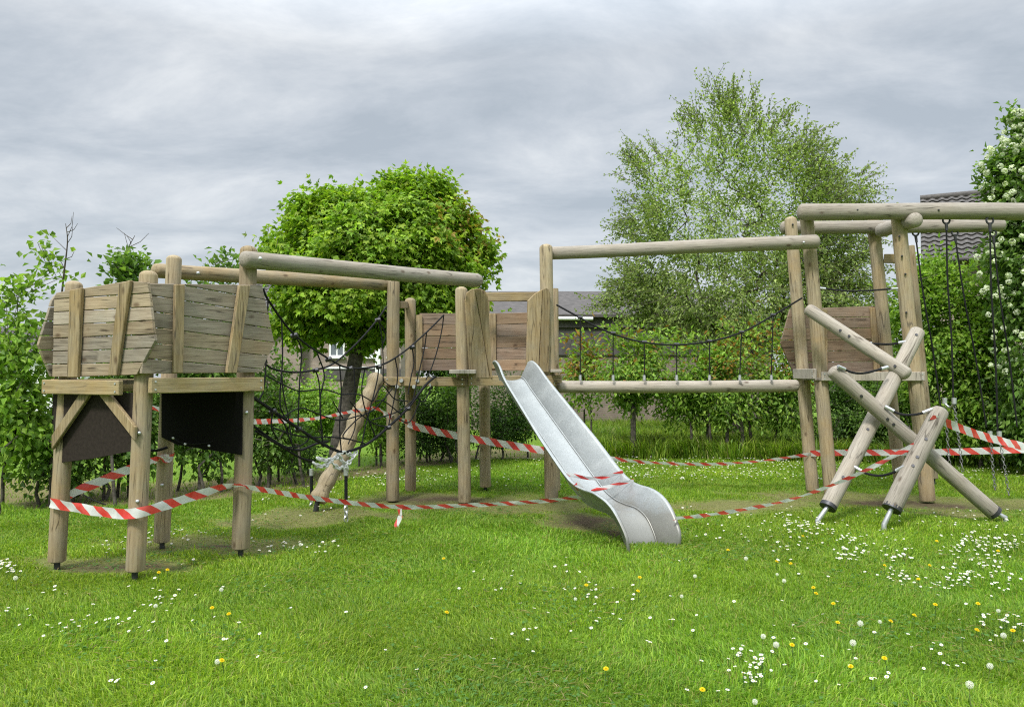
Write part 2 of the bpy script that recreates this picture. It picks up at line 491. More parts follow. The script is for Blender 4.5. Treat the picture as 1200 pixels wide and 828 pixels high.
def ribbon(pts, width, rolls=None, per=10):
    """flat tape through points: its broad side upright, rolled by the given angles; returns a mesh with metre UVs"""
    sp = spline(pts, per); n = len(sp); vs = []; uvs = []; L = random.random()
    rolls = rolls or [0]*len(pts); side = None
    for i, p in enumerate(sp):
        t = (sp[min(i+1, n-1)]-sp[max(i-1, 0)]).normalized()
        f = min(i/per, len(rolls)-1.0001); k = int(f); ro = rolls[k]+(rolls[min(k+1, len(rolls)-1)]-rolls[k])*(f-k)
        u = Vector((0, 0, 1)); u = (u-t*u.dot(t))
        u = u.normalized() if u.length > 0.15 else (Vector((1, 0, 0))-t*t.x).normalized()
        b = t.cross(u); w = u*math.cos(ro)+b*math.sin(ro); nn = t.cross(w)
        if i: L += (p-sp[i-1]).length
        crk = 0.006*math.sin(L*9)+0.005*math.sin(L*31+1)
        for s in (-1, 0, 1):
            vs.append(p+w*(width/2*s*(1+.05*math.sin(L*23+s)))+nn*(crk if s == 0 else .004*math.sin(L*17+2*s))); uvs.append((L, s))
    fs = []
    for i in range(n-1):
        for s in (0, 1): fs.append((i*3+s, i*3+s+1, i*3+s+4, i*3+s+3))
    c = sum(vs, Vector())/len(vs)
    me = np_mesh('tape', np.array([tuple(v-c) for v in vs]), [i for f in fs for i in f], [4]*len(fs), None, True)
    uv = me.uv_layers.new(name='UVMap')
    flat = np.array([uvs[i] for f in fs for i in f], np.float32); uv.data.foreach_set('uv', flat.ravel())
    return me, c

def tape(label, pts, width=0.075, rolls=None, group='red and white barrier tape round the playground', parent=None, name='barrier_tape', per=10):
    me, c = ribbon(pts, width, rolls, per)
    o = obj(name, me, M_TAPE, parent, Matrix.Translation(c))
    if parent is None: props(o, label, 'barrier tape', group)
    return o

# ------------------------------------------------------------------ left tower
dA, dB, dC, dD = 6.40, 6.12, 7.18, 6.86
T1 = thing('play_tower', 'wooden play tower with hexagonal boarded panels and dark rubber sheets under the deck', 'play tower', GD(175, 6.6), None)
pA = post(T1, (67, 657), (86, 329), dA, 19.5)
pB = post(T1, (158, 668), (175, 317), dB, 21.5)
pC = post(T1, (190, 634), (204, 299), dC, 18.0)
pD = post(T1, (282, 642), (292, 288), dD, 20.5)
for o_, (bx, by, dd) in ((pB, (163, 507, dB-.08)), (pB, (161, 587, dB-.08)), (pC, (190, 568, dC-.08)), (pD, (289, 483, dD-.09))):
    bolt(T1, P(bx, by, dd))
A0, B0, C0, D0 = P(83, 392, dA), P(171, 392, dB), P(200, 392, dC), P(288, 392, dD)
plAB = Plane(A0, B0, 0.115); plBD = Plane(B0, D0, 0.115)
pn = planked('wall_panel', plAB, [(63, 350), (66, 343), (151, 329), (173, 331), (181, 399), (160, 439), (61, 442)], 7, 0.03, M_PLANK, T1)
slab('batten', plAB.shifted(0.04), [(81, 340), (95, 337), (90, 442), (78, 442)], 0.035, M_BOARD, pn)
slab('batten', plAB.shifted(0.04), [(139, 332), (152, 328), (136, 440), (126, 440)], 0.035, M_BOARD, pn)
pn = planked('wall_panel', plBD, [(173, 332), (307, 334), (322, 401), (306, 436), (166, 438), (170, 400)], 7, -0.11, M_PLANK, T1)
slab('batten', plBD.shifted(0.04), [(206, 333), (217, 333), (215, 437), (204, 437)], 0.035, M_BOARD, pn)
slab('batten', plBD.shifted(0.04), [(281, 334), (294, 334), (278, 437), (266, 437)], 0.035, M_BOARD, pn)
plAC = Plane(A0, C0, 0.0)
if plAC.x.x < 0: pass
plAC = plAC.shifted(-0.10)
planked('wall_panel', plAC, [(66, 345), (61, 352), (45, 404), (60, 441), (110, 441), (110, 345)], 6, 0.0, M_PLANK, T1)
# deck, rim beams, rubber and braces
def beam_between(parent, a, b, off, py, hh, mat=M_BEAM, ext=0.08):
    """rim beam fixed to the outside of two posts, its middle at the pixel rows py"""
    pa, pb = P(a[0], py[0], a[1]), P(b[0], py[1], b[1])
    x = (pb-pa).normalized(); n = Vector((x.y, -x.x, 0)).normalized()
    if n.dot(Vector((0, 0, EYE))-pa) < 0: n = -n
    o = bar('rim_beam', pa+n*off-x*ext, pb+n*off+x*ext, 0.045, hh, mat, parent)
    for e in (pa+n*(off+.02)-x*(ext-.035), pb+n*(off+.02)+x*(ext-.035)):
        for dz in (-.03, .03): 
            mb = MB(); q = e+Vector((0, 0, dz)); mb.tube([q-n*.01, q+n*.008], [.008, .008], 8); mb.build('bolt', M_STEEL, o, True)
    return o
beam_between(T1, (69, dA), (150, dB), 0.10, (453, 454), 0.112, ext=0.04)
beam_between(T1, (178, dB+.03), (290, dD), 0.10, (451.5, 450), 0.118)
beam_between(T1, (80, dA), (195, dC), -0.09, (452, 451), 0.11)
beam_between(T1, (200, dC), (288, dD), -0.09, (452, 451), 0.11)
def deck(parent, corners, z, n, mat=M_PLANK, th=0.03):
    a, b, c, d = [Vector((p[0], p[1], z)) for p in corners]
    mb = MB()
    for i in range(n):
        t0, t1 = i/n+0.006, (i+1)/n-0.006; k = random.uniform(.8, 1.1)
        q = [a.lerp(d, t0), b.lerp(c, t0), b.lerp(c, t1), a.lerp(d, t1)]
        vs = q+[v-Vector((0, 0, th)) for v in q]
        mb.add(vs, [(0, 1, 2, 3), (7, 6, 5, 4), (0, 4, 5, 1), (1, 5, 6, 2), (2, 6, 7, 3), (3, 7, 4, 0)], (k, k, k))
    return mb.build('deck', mat, parent)
gA, gB, gC, gD = P(70, 443, dA), P(166, 443, dB), P(196, 443, dC), P(288, 443, dD)
cen = (gA+gB+gC+gD)/4
grow_ = lambda p, k: cen+(p-cen)*k
deck(T1, [grow_(gA, 1.02), grow_(gB, 1.02), grow_(gD, 1.02), grow_(gC, 1.02)], 1.50, 7)
plABi = Plane(A0, B0, 0.045)
s1 = slab('rubber_sheet', plABi.shifted(0.02), [(63, 460), (158, 460), (156, 528), (110, 537), (62, 543)], 0.012, M_RUBBER, T1, 0.002)
slab('brace', plABi.shifted(0.075), [(92, 462), (105, 462), (60, 527), (60, 510)], 0.032, M_BOARD, T1)
slab('brace', plABi.shifted(0.075), [(115, 462), (128, 462), (158, 500), (157, 516)], 0.032, M_BOARD, T1)
plCD = Plane(C0, D0, 0.09)
slab('rubber_sheet', plCD, [(189, 455), (284, 455), (283, 533), (207, 521), (189, 512)], 0.012, M_SOFTBLACK, T1, 0.002)
rp = rope('tie_rope', [P(200, 512, 7.0), P(216, 519, 6.95), P(240, 519, 6.9), P(262, 513, 6.86), P(279, 511, 6.83)], 0.006, T1)
for px, py in ((203, 513), (217, 520), (245, 522), (284, 511)):
    bolt(T1, P(px, py, 6.80), r=0.012)
rope('tie_rope', [P(176, 528, dC-.2), P(186, 527, dC-.15), P(196, 524, dC-.1)], 0.012, T1)
rope('tie_rope', [P(97, 579, dA+.1), P(110, 586, dA+.15), P(124, 591, dA+.2)], 0.006, T1, M_DARKSTEEL)

# ------------------------------------------------------------------ middle tower
dE, dF, dG, dH, dI = 9.85, 10.75, 9.75, 11.05, 10.1
T2 = thing('play_tower', 'middle wooden play tower the metal slide comes down from, with reddish boarded back', 'play tower', GD(545, 10.2))
pE = post(T2, (460, 586), (461, 330), dE, 15, round1=False, shoe=False)
pF = post(T2, (481, 575), (481, 349), dF, 13)
pG = post(T2, (544, 588), (541, 336), dG, 15, shoe=False)
pH = post(T2, (569, 570), (567, 345), dH, 13)
pI = post(T2, (646, 583), (640, 286), dI, 16, shoe=False)
pJ = post(T2, (652, 575), (650, 338), 10.9, 9, round1=False)
backL = Plane(P(484, 400, 10.75), P(570, 400, 11.05), 0.08)
pn = planked('wall_panel', backL, [(492, 367), (545, 367), (545, 434), (492, 434)], 5, 0.0, M_RED, T2, 0.03)
slab('batten', backL.shifted(0.035), [(488, 369), (495, 369), (495, 434), (488, 434)], 0.035, M_BOARD, pn)
backR = Plane(P(560, 400, 11.0), P(650, 400, 10.7), 0.05)
pn = planked('wall_panel', backR, [(575, 367), (636, 366), (636, 434), (575, 434)], 5, 0.03, M_RED, T2, 0.03)
slab('batten', backR.shifted(0.035), [(573, 367), (581, 367), (581, 432), (573, 432)], 0.035, M_BOARD, pn)
bar('top_rail', P(560, 348, 10.55), P(640, 347.5, 10.2), 0.05, 0.115, M_BEAM, T2)
bar('cross_rail', P(468, 357, dE+.05), P(476, 357, dF-.05), 0.05, 0.09, M_BOARD, T2)
# boards that flank the mouth of the slide: two upright boards each with a rounded head
plS = Plane(P(545, 400, dG), P(646, 400, dI), 0.13)
slab('slide_board', plS, [(545, 352), (547, 343), (552, 339), (556, 338), (574, 443), (551, 443)], 0.04, M_BOARD, T2)
slab('slide_board', plS.shifted(0.006), [(557, 338), (563, 338), (569, 341), (572, 347), (577, 443), (575, 443)], 0.04, M_BOARD, T2, tone=(.93, .93, .9))
slab('slide_board', plS, [(619, 352), (627, 344), (632, 341), (636, 339), (631, 432), (617, 432)], 0.04, M_BOARD, T2)
slab('slide_board', plS.shifted(0.006), [(636.5, 339), (640, 337), (643, 339), (645, 344), (643, 436), (632, 436)], 0.04, M_BOARD, T2, tone=(.9, .9, .87))
beam_between(T2, (456, dE), (544, dG), 0.09, (447, 447), 0.11, M_BEAM, 0.03)
beam_between(T2, (549, dG), (646, dI), 0.09, (446, 446), 0.12, M_BEAM, 0.03)
beam_between(T2, (460, dE), (481, dF), -0.08, (446, 446), 0.10)
beam_between(T2, (481, dF), (569, dH), -0.08, (446, 446), 0.10)
deck(T2, [P(456, 440, dE-.1), P(650, 440, dI-.05), P(655, 440, 10.95), P(476, 440, 10.85)], 1.535, 7)
bar('step_board', P(527, 435.5, dG-.16), P(558, 435.5, dG-.16), 0.20, 0.05, M_GREY, T2)
bar('step_board', P(645, 434.5, 9.95), P(658, 434.5, 9.95), 0.18, 0.04, M_GREY, T2)
bar('step_board', P(647, 444, 10.05), P(658, 444, 10.05), 0.14, 0.10, M_BEAM, T2)
for px, py in ((470, 446), (489, 446), (510, 444), (465, 453), (485, 453), (505, 451)):
    q = P(px, py, dE-.17); mb = MB(); mb.tube([q, q+Vector((0, .03, 0))], [.022, .026], 8); mb.build('rope_clamp', M_STEEL, T2, True)

# overhead beams
def beam_log(label, a, b, r0, r1, mat=M_LOG, ends=(True, True)):
    o = log('overhead_beam', a, b, r0, r1, None, mat, *ends)
    return props(o, label, 'beam')
b1 = beam_log('thick round beam sloping from the hexagon panelled tower to the middle tower, nearer of the pair', P(283, 304, dD-.17), P(562, 329, dG-.19), 0.073, 0.082, M_GREY)
b2 = beam_log('round beam running behind the nearer beam from the hexagon panelled tower to the middle tower', P(179, 317, dC+.16), P(456, 333, dE+.10), 0.068, 0.082)
for px, py, d_ in ((305, 303, dD-.25), (540, 328, dG-.29)): bolt(b1, P(px, py, d_), r=.016)
for px, py, d_ in ((196, 318, dC+.0), (232, 320, dC+.12)): bolt(b2, P(px, py, d_), r=.016)

# ------------------------------------------------------------------ slide
SL = thing('slide', 'stainless steel slide with tape across its chute, coming down from the middle tower', 'slide', GD(770, 7.05))
s_top = P(598, 434, 9.55); s_end = Vector((1.315, 6.95, 0))
sd = Vector((s_end.x-s_top.x, s_end.y-s_top.y, 0)); SLEN = sd.length; sd.normalize(); sw = Vector((-sd.y, sd.x, 0))
if sw.x < 0: sw = -sw
prof = spline([Vector((0, 0, 1.515)), Vector((.10, 0, 1.50)), Vector((.30, 0, 1.36)), Vector((.8, 0, 1.03)), Vector((1.3, 0, .70)), Vector((1.72, 0, .43)), Vector((1.94, 0, .335)),
               Vector((2.12, 0, .305)), Vector((2.31, 0, .29)), Vector((2.46, 0, .225)), Vector((2.57, 0, .09)), Vector((2.62, 0, -.05))], 8)
def station(i):
    a = prof[max(i-1, 0)]; b = prof[min(i+1, len(prof)-1)]; t = (b-a).normalized()
    p = Vector((s_top.x, s_top.y, 0))+sd*prof[i].x+Vector((0, 0, prof[i].z))
    tt = sd*t.x+Vector((0, 0, t.z)); n = sw.cross(tt); n = -n if n.z < 0 and abs(n.z) > .05 else n
    if n.dot(Vector((0, 0, 1)))+n.dot(sd)*.5 < 0: n = -n
    return p, n.normalized()
def sweep(name, section, parent, hfun=None):
    mb = MB(); n = len(section); vs = []
    for i in range(len(prof)):
        p, nn = station(i); h = hfun(i/(len(prof)-1)) if hfun else 1
        wf = 1+.24*(i/(len(prof)-1))
        wf = 1+.16*(i/(len(prof)-1)); ff = float(np.interp(i/(len(prof)-1), [0, .12, .35, .75, 1], [.85, 1.1, 1.6, 1.5, 1.05]))
        for (w, k) in section: vs.append(p+sw*math.copysign(min(abs(w), HW)*wf+max(abs(w)-HW, 0)*ff, w)+nn*(k*h if k > 0.03 else k))
    fs = []
    for i in range(len(prof)-1):
        for k in range(n): fs.append((i*n+k, i*n+(k+1) % n, (i+1)*n+(k+1) % n, (i+1)*n+k))
    fs.append(tuple(reversed(range(n)))); fs.append(tuple((len(prof)-1)*n+k for k in range(n)))
    mb.add(vs, fs)
    return mb.build(name, M_SLIDE, parent, True)
HW = 0.132
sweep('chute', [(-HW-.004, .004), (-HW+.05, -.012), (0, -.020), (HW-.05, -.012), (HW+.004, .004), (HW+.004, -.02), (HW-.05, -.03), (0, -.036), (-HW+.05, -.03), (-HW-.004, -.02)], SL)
hf = lambda t: float(np.interp(t, [0, .06, .2, .75, .93, 1], [.85, 1.0, .84, .84, .95, .75]))
for s in (-1, 1):
    sec = [(s*(HW+.006), -.02), (s*(HW+.008), .012), (s*(HW+.098), .205), (s*(HW+.102), .217), (s*(HW+.114), .222), (s*(HW+.126), .214), (s*(HW+.124), .201), (s*(HW+.114), .195), (s*(HW+.024), .006), (s*(HW+.020), -.02)]
    sweep('side_wall', sec if s > 0 else sec[::-1], SL, hf)
for s in (-1, 1):
    q = []
    for i in range(1, len(prof)-1):
        p, n = station(i); q.append(p+sw*s*HW*(1+.16*i/(len(prof)-1))+n*.012)
    mb = MB(); mb.tube(q, .006, 6); mb.build('folded_edge', M_SLIDE, SL, True)
def seam(pts, r=.004):
    q = []
    for s_, w_, u_ in pts:
        i = min(range(len(prof)), key=lambda k: abs(prof[k].x-s_)); p, n = station(i); q.append(p+sw*w_+n*u_)
    return rope('seam', q, r, SL, M_DARKSTEEL, 6, 5)
seam([(2.34, .168, .012), (2.46, .172, .012), (2.57, .176, .012)], .005)
def schute(s, w, up):
    i = min(range(len(prof)), key=lambda k: abs(prof[k].x-s)); p, n = station(i); return p+sw*w+n*up
tape('narrow strip of barrier tape stretched across the upper chute of the slide', [schute(1.70, -.315, .19), schute(1.74, 0, .14), schute(1.76, .32, .20)], .036, [.1, .5, .1], per=8, name='barrier_tape')
tape('second lower strip of barrier tape stretched across the slide chute', [schute(1.90, -.10, .08), schute(1.95, .05, .14), schute(1.99, .32, .20)], .036, [.3, .1, .3], per=8)
tape('torn red end of barrier tape hanging on the outer wall of the slide', [schute(1.94, -.325, .20), schute(1.97, -.275, .15), schute(1.96, -.22, .09)], .06, [.2, .5, .9], per=8)

# ------------------------------------------------------------------ rope bridge between the middle and right towers
b3 = beam_log('long round beam high above the rope bridge, from the middle tower to the right tower', P(634, 297, dI+.16), P(961, 283, 9.85), 0.082, 0.088, M_GREY)
bolt(b3, P(942, 284, 9.75), r=.016)
WB = props(log('walking_log', P(652, 453.5, 10.2), P(936, 452, 10.35), 0.078, 0.078, None, M_GREY, True, True), 'horizontal round walking log below the sagging hand rope, between two towers', 'balance log')
BR = thing('hand_rope', 'sagging black hand rope with short hangers above the horizontal walking log', 'rope', GD(790, 10.3))
hp = [(652, 357), (672, 368), (700, 383), (727, 394), (755, 401), (790, 404), (831, 400), (870, 389), (905, 370), (940, 349)]
hd = lambda px: 10.1+(px-652)/288*.15
sp = [P(x, y, hd(x)) for x, y in hp]
rope('rope', sp, 0.0115, BR)
import bisect
for x in (680, 718.5, 755, 793, 831.5, 869, 906):
    k = bisect.bisect([h[0] for h in hp], x)-1; k = min(max(k, 0), len(hp)-2); f = (x-hp[k][0])/(hp[k+1][0]-hp[k][0])
    yt = hp[k][1]+(hp[k+1][1]-hp[k][1])*f
    xb = x-(2.0 if x > 860 else 0)
    h = rope('hanger', [P(x, yt, hd(x)), P(xb, 437, hd(x)+.02), P(xb, 446, hd(x)+.04)], 0.0075, BR)
    mb = MB(); q = P(xb, 442, hd(x)); mb.tube([q-Vector((0, 0, .035)), q+Vector((0, 0, .03))], [.020, .017], 8); mb.build('clamp', M_STEEL, h, True)
    mb = MB(); q = P(x, yt, hd(x)); mb.tube([q-Vector((.03, 0, -.005)), q+Vector((.03, 0, .005))], [.02, .02], 8); mb.build('rope_joint', M_DARKSTEEL, h, True)

# ------------------------------------------------------------------ right tower
dK, dL, dM, dN = 10.75, 10.1, 9.93, 10.9
T3 = thing('play_tower', 'tall right play tower of leaning round posts with a boarded panel behind, beside crossed logs', 'play tower', GD(1015, 10.4))
pK = post(T3, (952, 574), (926, 254), dK, 14.5)
pL = post(T3, (975, 586), (944, 243), dL, 15.8, shoe=False)
pM = post(T3, (1087, 586), (1051, 240), dM, 17.0, shoe=False)
pN = post(T3, (1056, 573), (1022, 256), dN, 14.5)
pX = post(T3, (1094, 560), (1066, 288), 11.6, 10, round1=False)
bar('cross_rail', P(1036, 303, dN-.05), P(1054, 303, dN-.15), 0.06, 0.12, M_BEAM, T3)
for px, py in ((929, 263), (1054, 277), (1061, 321), (1062, 366), (1057, 300)):
    bolt(T3, P(px, py, (dK if px < 940 else dM)-.1), r=.013, mat=M_DARKSTEEL)
plKN = Plane(P(938, 400, dK), P(1036, 400, dN), -0.10)
pn = planked('wall_panel', plKN, [(926, 362), (1040, 358), (1042, 436), (930, 436), (915, 402)], 6, 0.012, M_RED, T3)
slab('batten', plKN.shifted(0.035), [(1020, 360), (1027, 360), (1032, 436), (1025, 436)], 0.035, M_BOARD, pn)
slab('batten', plKN.shifted(0.035), [(963, 362), (970, 362), (970, 436), (963, 436)], 0.035, M_BOARD, pn)
beam_between(T3, (960, dL), (1080, dM), 0.11, (441, 441), 0.11, M_GREY, 0.0)
beam_between(T3, (942, dK), (962, dL), 0.10, (438, 438), 0.13, M_GREY, 0.08)
beam_between(T3, (945, dK), (1045, dN), -0.05, (440, 440), 0.11)
deck(T3, [P(955, 440, dL-.08), P(1078, 440, dM-.08), P(1050, 440, dN+.1), P(938, 440, dK+.1)], 1.53, 7, M_GREY)
b4 = beam_log('thick topmost beam of the right tower running out to the right past the white blossom bush', P(934, 248, dL-.17), P(1265, 248, dM-.42), 0.101, 0.104, M_GREY)
b5 = beam_log('round top beam set behind the topmost one, with hooks and ropes hanging from it', P(914, 267, dK+.16), P(1178, 264, dN-.28), 0.088, 0.088, M_GREY)
b6 = beam_log('short log lying crosswise under the topmost beam at the tall leaning posts', P(1075, 257, dM-.32), P(1031, 271, dN-.18), 0.092, 0.092, M_GREY)
for px in (1005, 1100, 1150): bolt(b4, P(px, 246, dM-.32), r=.012, mat=M_DARKSTEEL)
ct = thing('guard_rope', 'straight black guard rope with pale ends across the upper right tower', 'rope', P(960, 338, dL-.05))
rope('rope', [P(960, 337.5, dL-.02), P(1000, 341, dL-.05), P(1052, 338, dM-.1)], 0.011, ct)
ferrule(ct, P(960, 337.5, dL-.03), P(970, 338.5, dL-.03)-P(960, 337.5, dL-.03), .08); ferrule(ct, P(1052, 338, dM-.1), P(1042, 338.5, dM-.1)-P(1052, 338, dM-.1), .08)

# crossed climbing logs
def lean(label, a, b, r, da, db, foot=None, round0=True, round1=True):
    """leaning round log from pixel a to pixel b; a steel foot leads on from b to the ground"""
    p0, p1 = P(*a, da), P(*b, db)
    root = thing('climbing_log', label, 'climbing log', p1 if foot is None else GD(foot[0], db), 'crossed climbing logs by the right tower')
    o = log('log', p1, p0, r, r*.97, root, M_GREY, foot is None and round1, round0)
    if foot:
        q = P(foot[0], foot[1], db-.02); d = (p0-p1).normalized()
        mb = MB(); mb.tube([q-Vector((0, 0, .06)), q, p1+d*.02], [.026, .026, .026], 10); mb.build('steel_foot', M_STEEL, root, True)
        mb = MB(); mb.tube([p1-d*.006, p1+d*.035], [r*1.02, r*1.02], 18); mb.build('end_collar', M_DARKSTEEL, root, True)
    return root, p0, p1, r
la = lean('pale leaning log, round ended and high, lying across the right tower from its leaning posts', (945, 361), (1066, 440), .076, 9.72, 8.95, None)
lb = lean('long pale log leaning up to the right behind the sloping ones', (1077, 386), (970, 594), .086, 9.30, 8.50, (958, 610))
lc = lean('long brownish log sloping down to the right, its steel foot near the right edge', (973, 432), (1166, 601), .080, 8.72, 8.60, (1178, 606))
ld = lean('short pale log leaning in front with barrier tape tied round it', (1103, 478), (1045, 596), .094, 8.45, 8.15, (1036, 614))
for root, pts in ((lb, ((1018, 508), (992, 565), (1070, 396))), (lc, ((1010, 460), (1040, 500), (1035, 492))), (ld, ((1078, 541), (1066, 548), (1088, 520))), (la, ((990, 384), (997, 395), (1052, 428)))):
    for px, py in pts:
        n = Vector((0, 0, EYE))
        k = (px-P(0, 0, 1).x)*0
        o, p0, p1, r = root
        # nearest point on the log to the sight line
        rr = ray(px, py).normalized(); ax = (p1-p0).normalized(); w0 = n-p0
        b_ = rr.dot(ax); den = 1-b_*b_; t = (ax.dot(w0)-b_*rr.dot(w0))/den
        c0 = p0+ax*t; fc = (n-c0).normalized(); fc = (fc-ax*fc.dot(ax)).normalized()
        mb = MB(); q = c0+fc*(r*.99); mb.tube([q-fc*.02, q+fc*.006], [.016, .016], 10); mb.build('bolt_hole', M_DARKSTEEL, o, True)
def link_rope(label, pts, ds):
    root = thing('link_rope', label, 'rope', P(*pts[0], ds[0]), 'short link ropes between the crossed logs')
    q = [P(p[0], p[1], ds[0]+(ds[1]-ds[0])*i/(len(pts)-1)) for i, p in enumerate(pts)]
    rope('rope', q, 0.013, root)
    ferrule(root, q[0], q[1]-q[0], .10, .02); ferrule(root, q[-1], q[-2]-q[-1], .10, .02)
link_rope('black link rope with pale ferrules between the two uppermost crossed logs', [(982, 429), (998, 436), (1012, 437), (1026, 434), (1040, 430)], (8.62, 8.9))
link_rope('black link rope sagging between the long brownish log and the short taped log', [(1037, 476), (1052, 484), (1066, 486), (1080, 484), (1093, 479)], (8.6, 8.42))
link_rope('lowest black link rope sagging between the two pale leaning logs near the grass', [(1000, 546), (1014, 554), (1030, 557), (1045, 554), (1060, 546)], (8.62, 8.25))
link_rope('black link rope running level behind the high round ended log to a leaning log', [(1012, 402), (1030, 403), (1045, 403), (1064, 400)], (9.6, 9.2))

# ropes with chain ends hanging from the two top beams
HR = [('hanging rope nearest the tall leaning posts, slanting outward from the back beam', (1073, 276), (1103, 482), 10.75, None),
      ('long rope from the first big hook, ending in a chain by the short taped log', (1109, 262), (1117, 466), 9.70, (1118, 468, 1128, 552)),
      ('slanting hanging rope between the two big hooks, in front of bright leaves', (1119, 276), (1156, 500), 10.65, None),
      ('long straight rope from the second big hook, its chain end behind the barrier tape', (1160, 262), (1169, 505), 9.60, (1171, 507, 1182, 578)),
      ('slanting hanging rope beside the white blossom bush, rightmost of the ropes', (1164, 277), (1192, 500), 10.6, None)]
for lab, t, b, d_, ch in HR:
    root = thing('hanging_rope', lab, 'climbing rope', P(*b, d_), 'climbing ropes hanging from the top beams')
    a0, b0 = P(*t, d_), P(*b, d_)
    rope('rope', [a0, a0.lerp(b0, .33)+Vector((-.012, 0, 0)), a0.lerp(b0, .66)+Vector((.008, 0, 0)), b0], 0.0115, root)
    mb = MB(); mb.tube([a0, a0.lerp(b0, .04)], [.02, .016], 8); mb.build('rope_end', M_DARKSTEEL, root, True)
    mb = MB(); mb.torus(a0+Vector((0, 0, .04)), Vector((0, 1, 0)), Vector((0, 0, 1)), .042, .013, 14, 6); mb.build('hook_ring', M_DARKSTEEL, root, True)
    if ch:
        chain('chain', [b0, P((ch[0]+ch[2])/2, (ch[1]+ch[3])/2, d_), P(ch[2], ch[3], d_)], root, .05, .0048, M_OLDSTEEL)
        chain('chain', [P(ch[0]-10, ch[1]+4, d_+.2), P(ch[0]-8, (ch[1]+ch[3])/2, d_+.2), P(ch[0]-5, ch[3]-6, d_+.2)], root, .05, .0045, M_OLDSTEEL)
        mb = MB()
        for dx in (0, -11): mb.tube([P(ch[0]+dx, ch[1]-2, d_+(0 if dx == 0 else .2)), P(ch[0]+dx, ch[1]+5, d_+(0 if dx == 0 else .2))], [.028, .028], 8)
        mb.tube(spline([P(ch[0]-11, ch[1]+4, d_+.2), P(ch[0]-5, ch[1]+9, d_+.1), P(ch[0], ch[1]+4, d_)], 6), .012, 6)
        mb.build('swivel', M_STEEL, root, True)

# ------------------------------------------------------------------ net bridge between the left and middle towers
NB = thing('climbing_net', 'black climbing net bridge sagging in a V between the two left towers', 'climbing net', GD(400, 8.6))
nd = lambda px: 7.0+(px-296)/224*2.75
nb = lambda px: 7.3+(px-296)/170*2.45
F = lambda *pp: [P(x, y, nd(x)) for x, y in pp]
Bk = lambda *pp: [P(x, y, nb(x)) for x, y in pp]
rope('hand_rope', F((308, 338), (316, 354), (345, 392), (385, 420), (410, 431), (445, 428), (472, 413), (500, 389), (520, 369)), 0.0105, NB)
rope('hand_rope', Bk((306, 422), (320, 432), (345, 436), (370, 433), (392, 425), (420, 400), (440, 377), (453, 359)), 0.0105, NB)
foot = F((297, 466), (320, 481), (350, 502), (380, 521), (400, 530))
rope('foot_rope', foot, 0.016, NB)
rope('foot_rope', F((402, 531), (430, 520), (455, 500), (478, 478), (497, 453), (510, 441)), 0.016, NB)
rope('foot_rope', Bk((296, 498), (315, 512), (335, 524), (352, 527), (370, 520), (384, 517)), 0.013, NB)
rope('foot_rope', Bk((300, 505), (330, 523), (352, 536), (368, 541)), 0.012, NB)
strands_f = [((520, 369), (518, 385), (513, 408), (506, 430), (499, 445)), ((483, 407), (485, 425), (482, 440), (478, 462)), ((444, 430), (442, 445), (436, 470), (428, 500), (424, 522)),
             ((345, 392), (353, 410), (351, 450), (349, 501)), ((314, 350), (312, 420), (309, 455), (304, 468)), ((372, 414), (380, 440), (375, 470), (378, 520)),
             ((478, 470), (462, 467), (448, 452), (437, 470)), ((488, 465), (470, 480), (452, 487), (436, 492)), ((470, 485), (450, 470), (440, 470)), ((455, 500), (440, 497), (424, 486), (410, 470)),
             ((430, 520), (412, 515), (402, 510), (420, 490), (440, 478), (460, 455)), ((350, 502), (362, 512), (352, 522), (335, 524)), ((320, 481), (318, 500), (326, 515)),
             ((305, 472), (330, 492), (338, 510), (345, 527)),
             ((330, 372), (331, 420), (328, 470), (334, 490)), ((398, 427), (400, 460), (398, 500), (400, 529)), ((428, 430), (424, 455), (428, 480), (440, 512)), ((463, 419), (466, 440), (462, 467), (455, 500)),
             ((500, 389), (497, 410), (490, 440), (484, 468)), ((312, 440), (335, 452), (352, 458), (378, 456), (400, 462)), ((330, 489), (352, 478), (376, 486), (398, 492), (424, 486)), ((436, 470), (420, 462), (400, 462)), ((318, 500), (340, 508), (362, 512), (390, 512), (412, 515)), ((486, 464), (497, 470), (506, 452)), ((466, 490), (480, 494), (492, 470))]
for s in strands_f: rope('net_strand', F(*s), 0.0072, NB)
strands_b = [((330, 435), (332, 460), (338, 490), (342, 520)), ((370, 434), (374, 450), (376, 490), (379, 524)), ((443, 374), (447, 392), (449, 420), (449, 446)), ((415, 432), (416, 470), (416, 500), (408, 520)),
             ((443, 374), (452, 392), (449, 402)), ((390, 470), (396, 480), (402, 490)), ((449, 446), (460, 452), (478, 446))]
for s in strands_b: rope('net_strand', Bk(*s), 0.0068, NB)
for px, py, k in ((345, 392, F), (443, 374, Bk), (385, 420, F), (410, 431, F), (483, 406, F), (444, 429, F), (370, 433, Bk), (320, 481, F), (350, 502, F), (455, 500, F), (478, 478, F)):
    q = k((px, py))[0]; mb = MB(); mb.tube([q-Vector((.03, 0, .015)), q+Vector((.03, 0, .0))], [.024, .024], 8); mb.build('rope_joint', M_DARKSTEEL, NB, True)
for pts in (((366, 541), (374, 546), (384, 544), (389, 538)), ((370, 536), (382, 539), (394, 536), (397, 531)), ((388, 541), (396, 548), (404, 546), (412, 538), (417, 530)), ((395, 530), (400, 538), (406, 547), (405, 552)), ((396, 530), (404, 530), (412, 533))):
    chain('pale_chain', F(*pts), NB, .06, .011, M_WHITEROPE)
